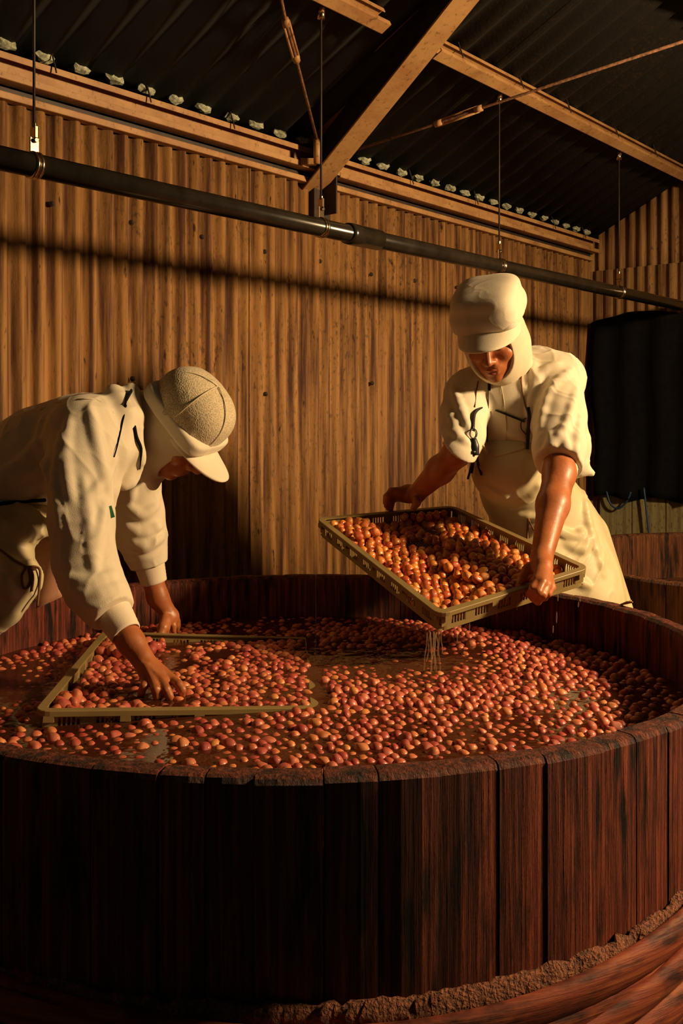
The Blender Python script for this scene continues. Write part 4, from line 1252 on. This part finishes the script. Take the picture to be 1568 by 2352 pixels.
s.cone(neck - [.03, 0, 0], HC - U * .03 - F * .02, .052, .055, .03)
s.chain([shN, elN], [.056, .044], .03); s.chain([elN, P(230, 1350, 2.31), P(258, 1410, 2.29), wrN], [.043, .038, .032, .0285], .02)
s.chain([shF, elF], [.056, .044], .03); s.chain([elF, P(343, 1300, 2.812), wrF], [.043, .034, .0275], .02)
for h_, k_, f_ in ((hA, knA, ftA), (hB, knB, ftB)):
    s.chain([h_, k_, f_], [.095, .06, .045], .04); s.cone(f_ + [-.03, 0, -.035], f_ + [.17, 0, -.045], .045, .035, .02)
skin_head(s, HC, F, S, U, 1.04)
def Z6(x, y, Y): return P(240 + x / 7.127, 1380 + y / 7.127, Y)
# near hand spread in the plums
pm_ = Z6(600, 920, 2.235)
K = [Z6(1085, 1275, 2.215), Z6(950, 1320, 2.195), Z6(800, 1335, 2.19), Z6(680, 1310, 2.20)]
s.cone(wrN, pm_, .0285, .026, .02)
for kk, r in zip(K, (.0125, .0130, .0125, .0115)): s.cone(pm_ + (kk - pm_) * .1, kk, .020, r, .007)
for kk in K: s.ell(kk + [0, -.006, .004], (.0085, .0085, .0085), None, .006)
for i in range(4): s.cone(pm_ + (K[i] - pm_) * .35 + [0, -.020, .010], K[i] + [0, -.008, .007], .0032, .0036, .006)   # tendons
skin_finger(s, [K[0], Z6(1210, 1370, 2.19), Z6(1268, 1455, 2.185), Z6(1262, 1560, 2.20)], .0110, .0085)
skin_finger(s, [K[1], Z6(1010, 1450, 2.165), Z6(1058, 1555, 2.165), Z6(1082, 1640, 2.18)], .0112, .0088)
skin_finger(s, [K[2], Z6(835, 1450, 2.16), Z6(858, 1560, 2.165), Z6(866, 1655, 2.18)], .0108, .0086)
skin_finger(s, [K[3], Z6(640, 1400, 2.175), Z6(605, 1490, 2.18), Z6(585, 1590, 2.195)], .0095, .0078)
skin_finger(s, [Z6(800, 1060, 2.26), Z6(960, 1180, 2.285), Z6(1080, 1300, 2.29), Z6(1110, 1400, 2.285)], .0150, .0095, .008)
# far hand on the far rim
pf = Z6(1080, 255, 2.835)
s.cone(wrF, pf, .0275, .023, .02)
kf = [Z6(1030, 340, 2.80), Z6(1100, 330, 2.83), Z6(1150, 320, 2.85), Z6(1175, 330, 2.865)]
for kk in kf: s.cone(pf, kk, .021, .0125, .008)
skin_finger(s, [kf[0], Z6(1010, 440, 2.785), Z6(1005, 530, 2.79)], .0120, .0095)
skin_finger(s, [kf[1], Z6(1125, 410, 2.82), Z6(1128, 490, 2.82)], .0110, .0085)
skin_finger(s, [kf[2], Z6(1175, 400, 2.85), Z6(1180, 480, 2.86)], .0105, .0085)
skin_finger(s, [kf[3], Z6(1200, 400, 2.87), Z6(1195, 470, 2.88)], .0095, .0080)
skin_finger(s, [Z6(990, 300, 2.80), Z6(955, 440, 2.775), Z6(915, 560, 2.765), Z6(895, 605, 2.76)], .0150, .0100, .008)
body = finish('body', s, M['skin'], pl, 2)
face_bits(body, HC, F, S, U)

# smock with long sleeves
s = SDF((-1.30, 2.14, .68), (-.26, 3.02, 1.50), .0042)
s.chain([hips, belly, chest], [.125, .092, .117], .03); s.cone(shN + (chest - shN) * .25, shF + (chest - shF) * .25, .082, .082, .03)
s.chain([shN, elN], [.067, .056], .02); s.chain([elN, P(230, 1350, 2.31), P(258, 1410, 2.29)], [.055, .050, .044], .02)
s.chain([shF, elF], [.067, .056], .02); s.chain([elF, P(343, 1300, 2.812)], [.055, .047], .02)
s.chain([P(-90, 1105, 2.60), P(20, 1080, 2.60), P(95, 1048, 2.60), P(180, 1025, 2.60)], [.100, .098, .122, .135], .04)
s.cone(P(215, 1005, 2.49), P(262, 1015, 2.72), .098, .095, .06)
s.chain([shN + [0, 0, -.01], P(178, 1075, 2.39), P(184, 1190, 2.35), P(190, 1290, 2.325), P(212, 1348, 2.308), P(243, 1388, 2.30), P(262, 1412, 2.288)], [.080, .072, .070, .066, .062, .052, .040], .03)
s.chain([shF + [0, 0, -.02], P(305, 1090, 2.79), P(320, 1180, 2.80), P(326, 1235, 2.81), P(338, 1278, 2.815), P(344, 1300, 2.815)], [.078, .070, .064, .060, .048, .038], .03)
s.chain([neck - [.045, 0, .015], neck], [.085, .068], .03)
# collar rolls and front placket
s.chain([P(262, 905, 2.53), P(285, 955, 2.47), P(272, 1040, 2.45), P(248, 1120, 2.45), P(256, 1160, 2.46)], [.026, .030, .030, .026, .012], .018)
s.chain([P(300, 900, 2.56), P(306, 960, 2.50), P(305, 1040, 2.50), P(285, 1110, 2.50)], [.024, .026, .028, .020], .014)
s.cords((([(205, 940), (218, 1000), (232, 1070), (246, 1130)], .012), ([(160, 960), (150, 1050), (165, 1150)], .010), ([(190, 1100), (205, 1200), (208, 1290)], .007),
               ([(240, 1160), (222, 1240), (215, 1310)], .008), ([(140, 1000), (128, 1120), (140, 1220)], .008), ([(262, 1060), (240, 1100), (205, 1140)], .008),
               ([(150, 1325), (200, 1338), (262, 1318)], .011), ([(165, 1350), (215, 1366), (275, 1345)], .013), ([(192, 1382), (235, 1392), (284, 1372)], .013),
               ([(100, 1000), (60, 1050), (0, 1090)], .010), ([(110, 1060), (50, 1090), (-20, 1100)], .009), ([(100, 960), (92, 1030), (110, 1090)], .009),
               ([(288, 1160), (325, 1182), (360, 1160)], .010), ([(285, 1205), (325, 1224), (366, 1205)], .012), ([(295, 1236), (330, 1252), (372, 1235)], .012),
               ([(330, 1050), (305, 1110), (300, 1150)], .009), ([(350, 1060), (345, 1120)], .008)))
hem(s, P(262, 1412, 2.288), wrN - P(240, 1390, 2.3), .10); hem(s, P(345, 1300, 2.815), wrF - P(338, 1280, 2.81), .10)
smock = finish('smock', s, M['cloth'], pl, 2, dict(amp=.0040, freq=(11, 11, 6), seed=45, warp=.8))
SM = SURF['smock']
# knitted cuffs
for a, b, r0, r1 in ((P(250, 1392, 2.298), P(289, 1455, 2.262), .0455, .0355), (P(340, 1285, 2.812), P(354, 1338, 2.818), .044, .036)):
    d = unit(b - a); sx = unit(np.cross(d, UPZ)); sy = np.cross(d, sx); L_ = np.linalg.norm(b - a)
    prof = [(r0 * .8, -.01)] + [((r0 + (r1 - r0) * (i / 14)) * (1 + .012 * (i % 2)), L_ * i / 14) for i in range(15)] + [(r1 * .9, L_ + .0015), (r1 * .86, L_ * .5)]
    mb = MB(); mb.lathe(prof, a, (sx, sy, d), 36); mb.build('knitted_cuff', M['rib_cuff'], smock, True)
mb = MB(); mb.box(SM(254, 1176, .002, 2.45), (.006, .002, .014), (unit((1, 0, .3)), unit((0, 1, 0)), unit((-.3, 0, 1)))); mb.build('badge', M['patch'], smock)
seam(smock, SM, [(92, 942), (130, 925), (180, 917), (222, 918), (262, 950)], 'yoke_seam', 'cloth2', .0016, 0, 2.5)
def strap_on(pts, r, nm): 
    mb = MB(); Q = spline([SM(x, y, .003, 2.5) for x, y in pts], 4); mb.tube(Q, list(np.interp(np.linspace(0, 1, len(Q)), np.linspace(0, 1, len(r)), r)), 6, flat=.5); mb.build(nm, M['black'], smock, True)
strap_on([(302, 897), (292, 915), (288, 930)], [.006, .006, .004], 'shoulder_strap')
strap_on([(288, 930), (280, 975), (270, 1020), (262, 1050)], [.004, .002, .002, .0015], 'collar_cord')
strap_on([(309, 980), (314, 1005), (324, 1030), (323, 1060), (321, 1078)], [.007, .007, .006, .003, .002], 'neck_strap')
# hood
s = SDF(HC - .28, HC + .24, .0032)
s.ell(HL(0, -.012, -.004), (.092, .112, .112), hx, .02)
s.ell(HL(0, .014, -.072), (.070, .078, .078), hx, .03)
s.cone(HL(0, -.05, -.05), neck + [-.015, 0, 0], .085, .072, .04)
s.ell(HL(0, .122, -.062), (.075, .088, .092), hx, .006, 'sub', 2.2)
for q in (-1, 1): s.chain([HL(q * .066, -.01, -.06), HL(q * .055, .035, -.135), HL(0, .060, -.168)], [.026, .020, .012], .02)
hood = finish('hood', s, M['cloth2'], pl, 2, dict(amp=.0018, freq=(14, 14, 9), seed=58, warp=.6))
# cap
s = SDF(HC - .2, HC + .3, .0030)
s.ell(HL(0, -.014, .058), (.098, .112, .092), hx, .01, power=2.4)
for pts, r in (([HL(-.096, -.03, .036), HL(-.074, -.03, .108), HL(0, -.03, .146)], .005), ([HL(-.084, .05, .036), HL(-.058, .045, .108), HL(0, .02, .146)], .005), ([HL(-.03, .092, .036), HL(-.02, .062, .108), HL(0, .02, .144)], .005)):
    for i in range(len(pts) - 1): s.cone(pts[i], pts[i + 1], r, r, .012)
cap = finish('cap_crown', s, M['mesh_cap'], pl, 2, dict(amp=.0022, freq=(13, 13, 13), seed=62, warp=.9))
s = SDF(HC - .2, HC + .24, .0030)
s.ell(HL(0, -.012, .030), (.100, .114, .026), hx, 0, power=5)
s.ell(HL(0, -.012, -.014), (.092, .106, .03), hx, 0.002, 'sub', 5)
finish('cap_band', s, M['cloth'], cap, 1, dict(amp=.0008, freq=(12, 12, 12), seed=64, warp=.6))
visor(cap, M['cloth'], HL, .088, .088, .012, .004, -.008, .104)
mb = MB()
for aa in (-.9, .1, 1.2):
    pts = [HL(-.1015 * math.cos(aa) * math.cos(t) ** .8, -.014 + .1160 * math.sin(aa) * math.cos(t) ** .8, .058 + .0955 * math.sin(t) ** .85) for t in np.linspace(0, PI / 2, 14)]; mb.tube(pts, .0018, 5)
mb.build('cap_seam', M['cloth2'], cap, True)

# apron bulging over the left rim, knotted string
s = SDF((-1.36, 2.16, .30), (-.60, 3.00, 1.28), .0045)
s.chain([P(88, 1195, 2.56), P(20, 1195, 2.58), P(-100, 1180, 2.62)], [.045, .065, .120], .05)
s.chain([P(60, 1215, 2.50), P(105, 1212, 2.50)], [.045, .026], .03)
s.chain([P(-20, 1230, 2.52), P(38, 1330, 2.46), P(16, 1400, 2.44)], [.07, .055, .042], .04)
s.chain([P(-60, 1230, 2.55), P(-30, 1340, 2.50), P(-40, 1430, 2.46)], [.10, .08, .05], .05)
s.chain([hips + [0, 0, -.02], np.array([-1.07, 2.62, .78]), np.array([-1.08, 2.62, .40])], [.17, .125, .14], .04)
s.cords((([(-20, 1195), (50, 1225), (105, 1215)], .016), ([(-10, 1160), (60, 1175), (100, 1200)], .012), ([(-10, 1270), (40, 1310)], .014), ([(0, 1330), (30, 1370)], .014)))
apron = finish('apron', s, M['apron'], pl, 2, dict(amp=.0055, freq=(10, 10, 6), seed=75, warp=.8))
AP = SURF['apron']
both = lambda x, y, off=0, fall=2.5: min((SM(x, y, off, fall), AP(x, y, off, fall)), key=lambda q: q[1])
seam(apron, both, [(-20, 1160), (20, 1155), (60, 1152), (104, 1149)], 'belt', 'black', .005, .002, 2.5)
for pts in ([(62, 1302), (50, 1325), (56, 1352), (70, 1340), (68, 1308)], [(66, 1302), (82, 1302), (92, 1312), (90, 1350), (86, 1392)], [(70, 1305), (76, 1325), (73, 1358)], [(60, 1302), (70, 1306), (80, 1308)], [(0, 1262), (30, 1285), (64, 1303)]):
    mb = MB(); Q = [AP(x, y, .004, 2.42) for x, y in pts]; ym = min(q[1] for q in Q) ; Q = [P(x, y, min(q[1], ym + .02)) for (x, y), q in zip(pts, Q)]
    mb.tube(spline(Q, 5), .0030, 6); mb.build('knotted_string', M['cord'], apron, True)
V = []; Fs = []; nn_ = 10                      # the back flap of the apron seen past the sleeve
for i in range(nn_ + 1):
    for j in range(nn_ + 1):
        f, g = i / nn_, j / nn_
        a = P(60 + 90 * f, 1225 + 10 * f, 2.74); b = P(50 + 90 * f, 1412 - 40 * f, 2.70); p = a * (1 - g) + b * g; p[1] += .012 * math.sin(f * 5 + g * 2); V.append(p)
for i in range(nn_):
    for j in range(nn_): Fs.append((i * (nn_ + 1) + j, (i + 1) * (nn_ + 1) + j, (i + 1) * (nn_ + 1) + j + 1, i * (nn_ + 1) + j + 1))
mb = MB(); mb.add(V, Fs); mb.build('apron_flap', M['apron_in'], apron, True, solid=.004)
s = SDF((-1.44, 2.28, .10), (-.84, 2.98, 1.15), .006)
for h_, k_, f_ in ((hA, knA, ftA), (hB, knB, ftB)): s.chain([h_, k_, f_ + [0, 0, .22]], [.110, .080, .066], .03)
finish('trousers', s, M['apron'], pl, 2)
for f_ in (ftA, ftB):
    s = SDF(f_ + [-.12, -.14, -.10], f_ + [.26, .14, .34], .006)
    s.cone(f_ + [0, .0, .28], f_ + [-.01, 0, 0], .066, .056, .02); s.cone(f_ + [-.03, 0, -.025], f_ + [.17, 0, -.035], .056, .045, .03)
    finish('rubber_boot', s, M['apron'], pl, 1)
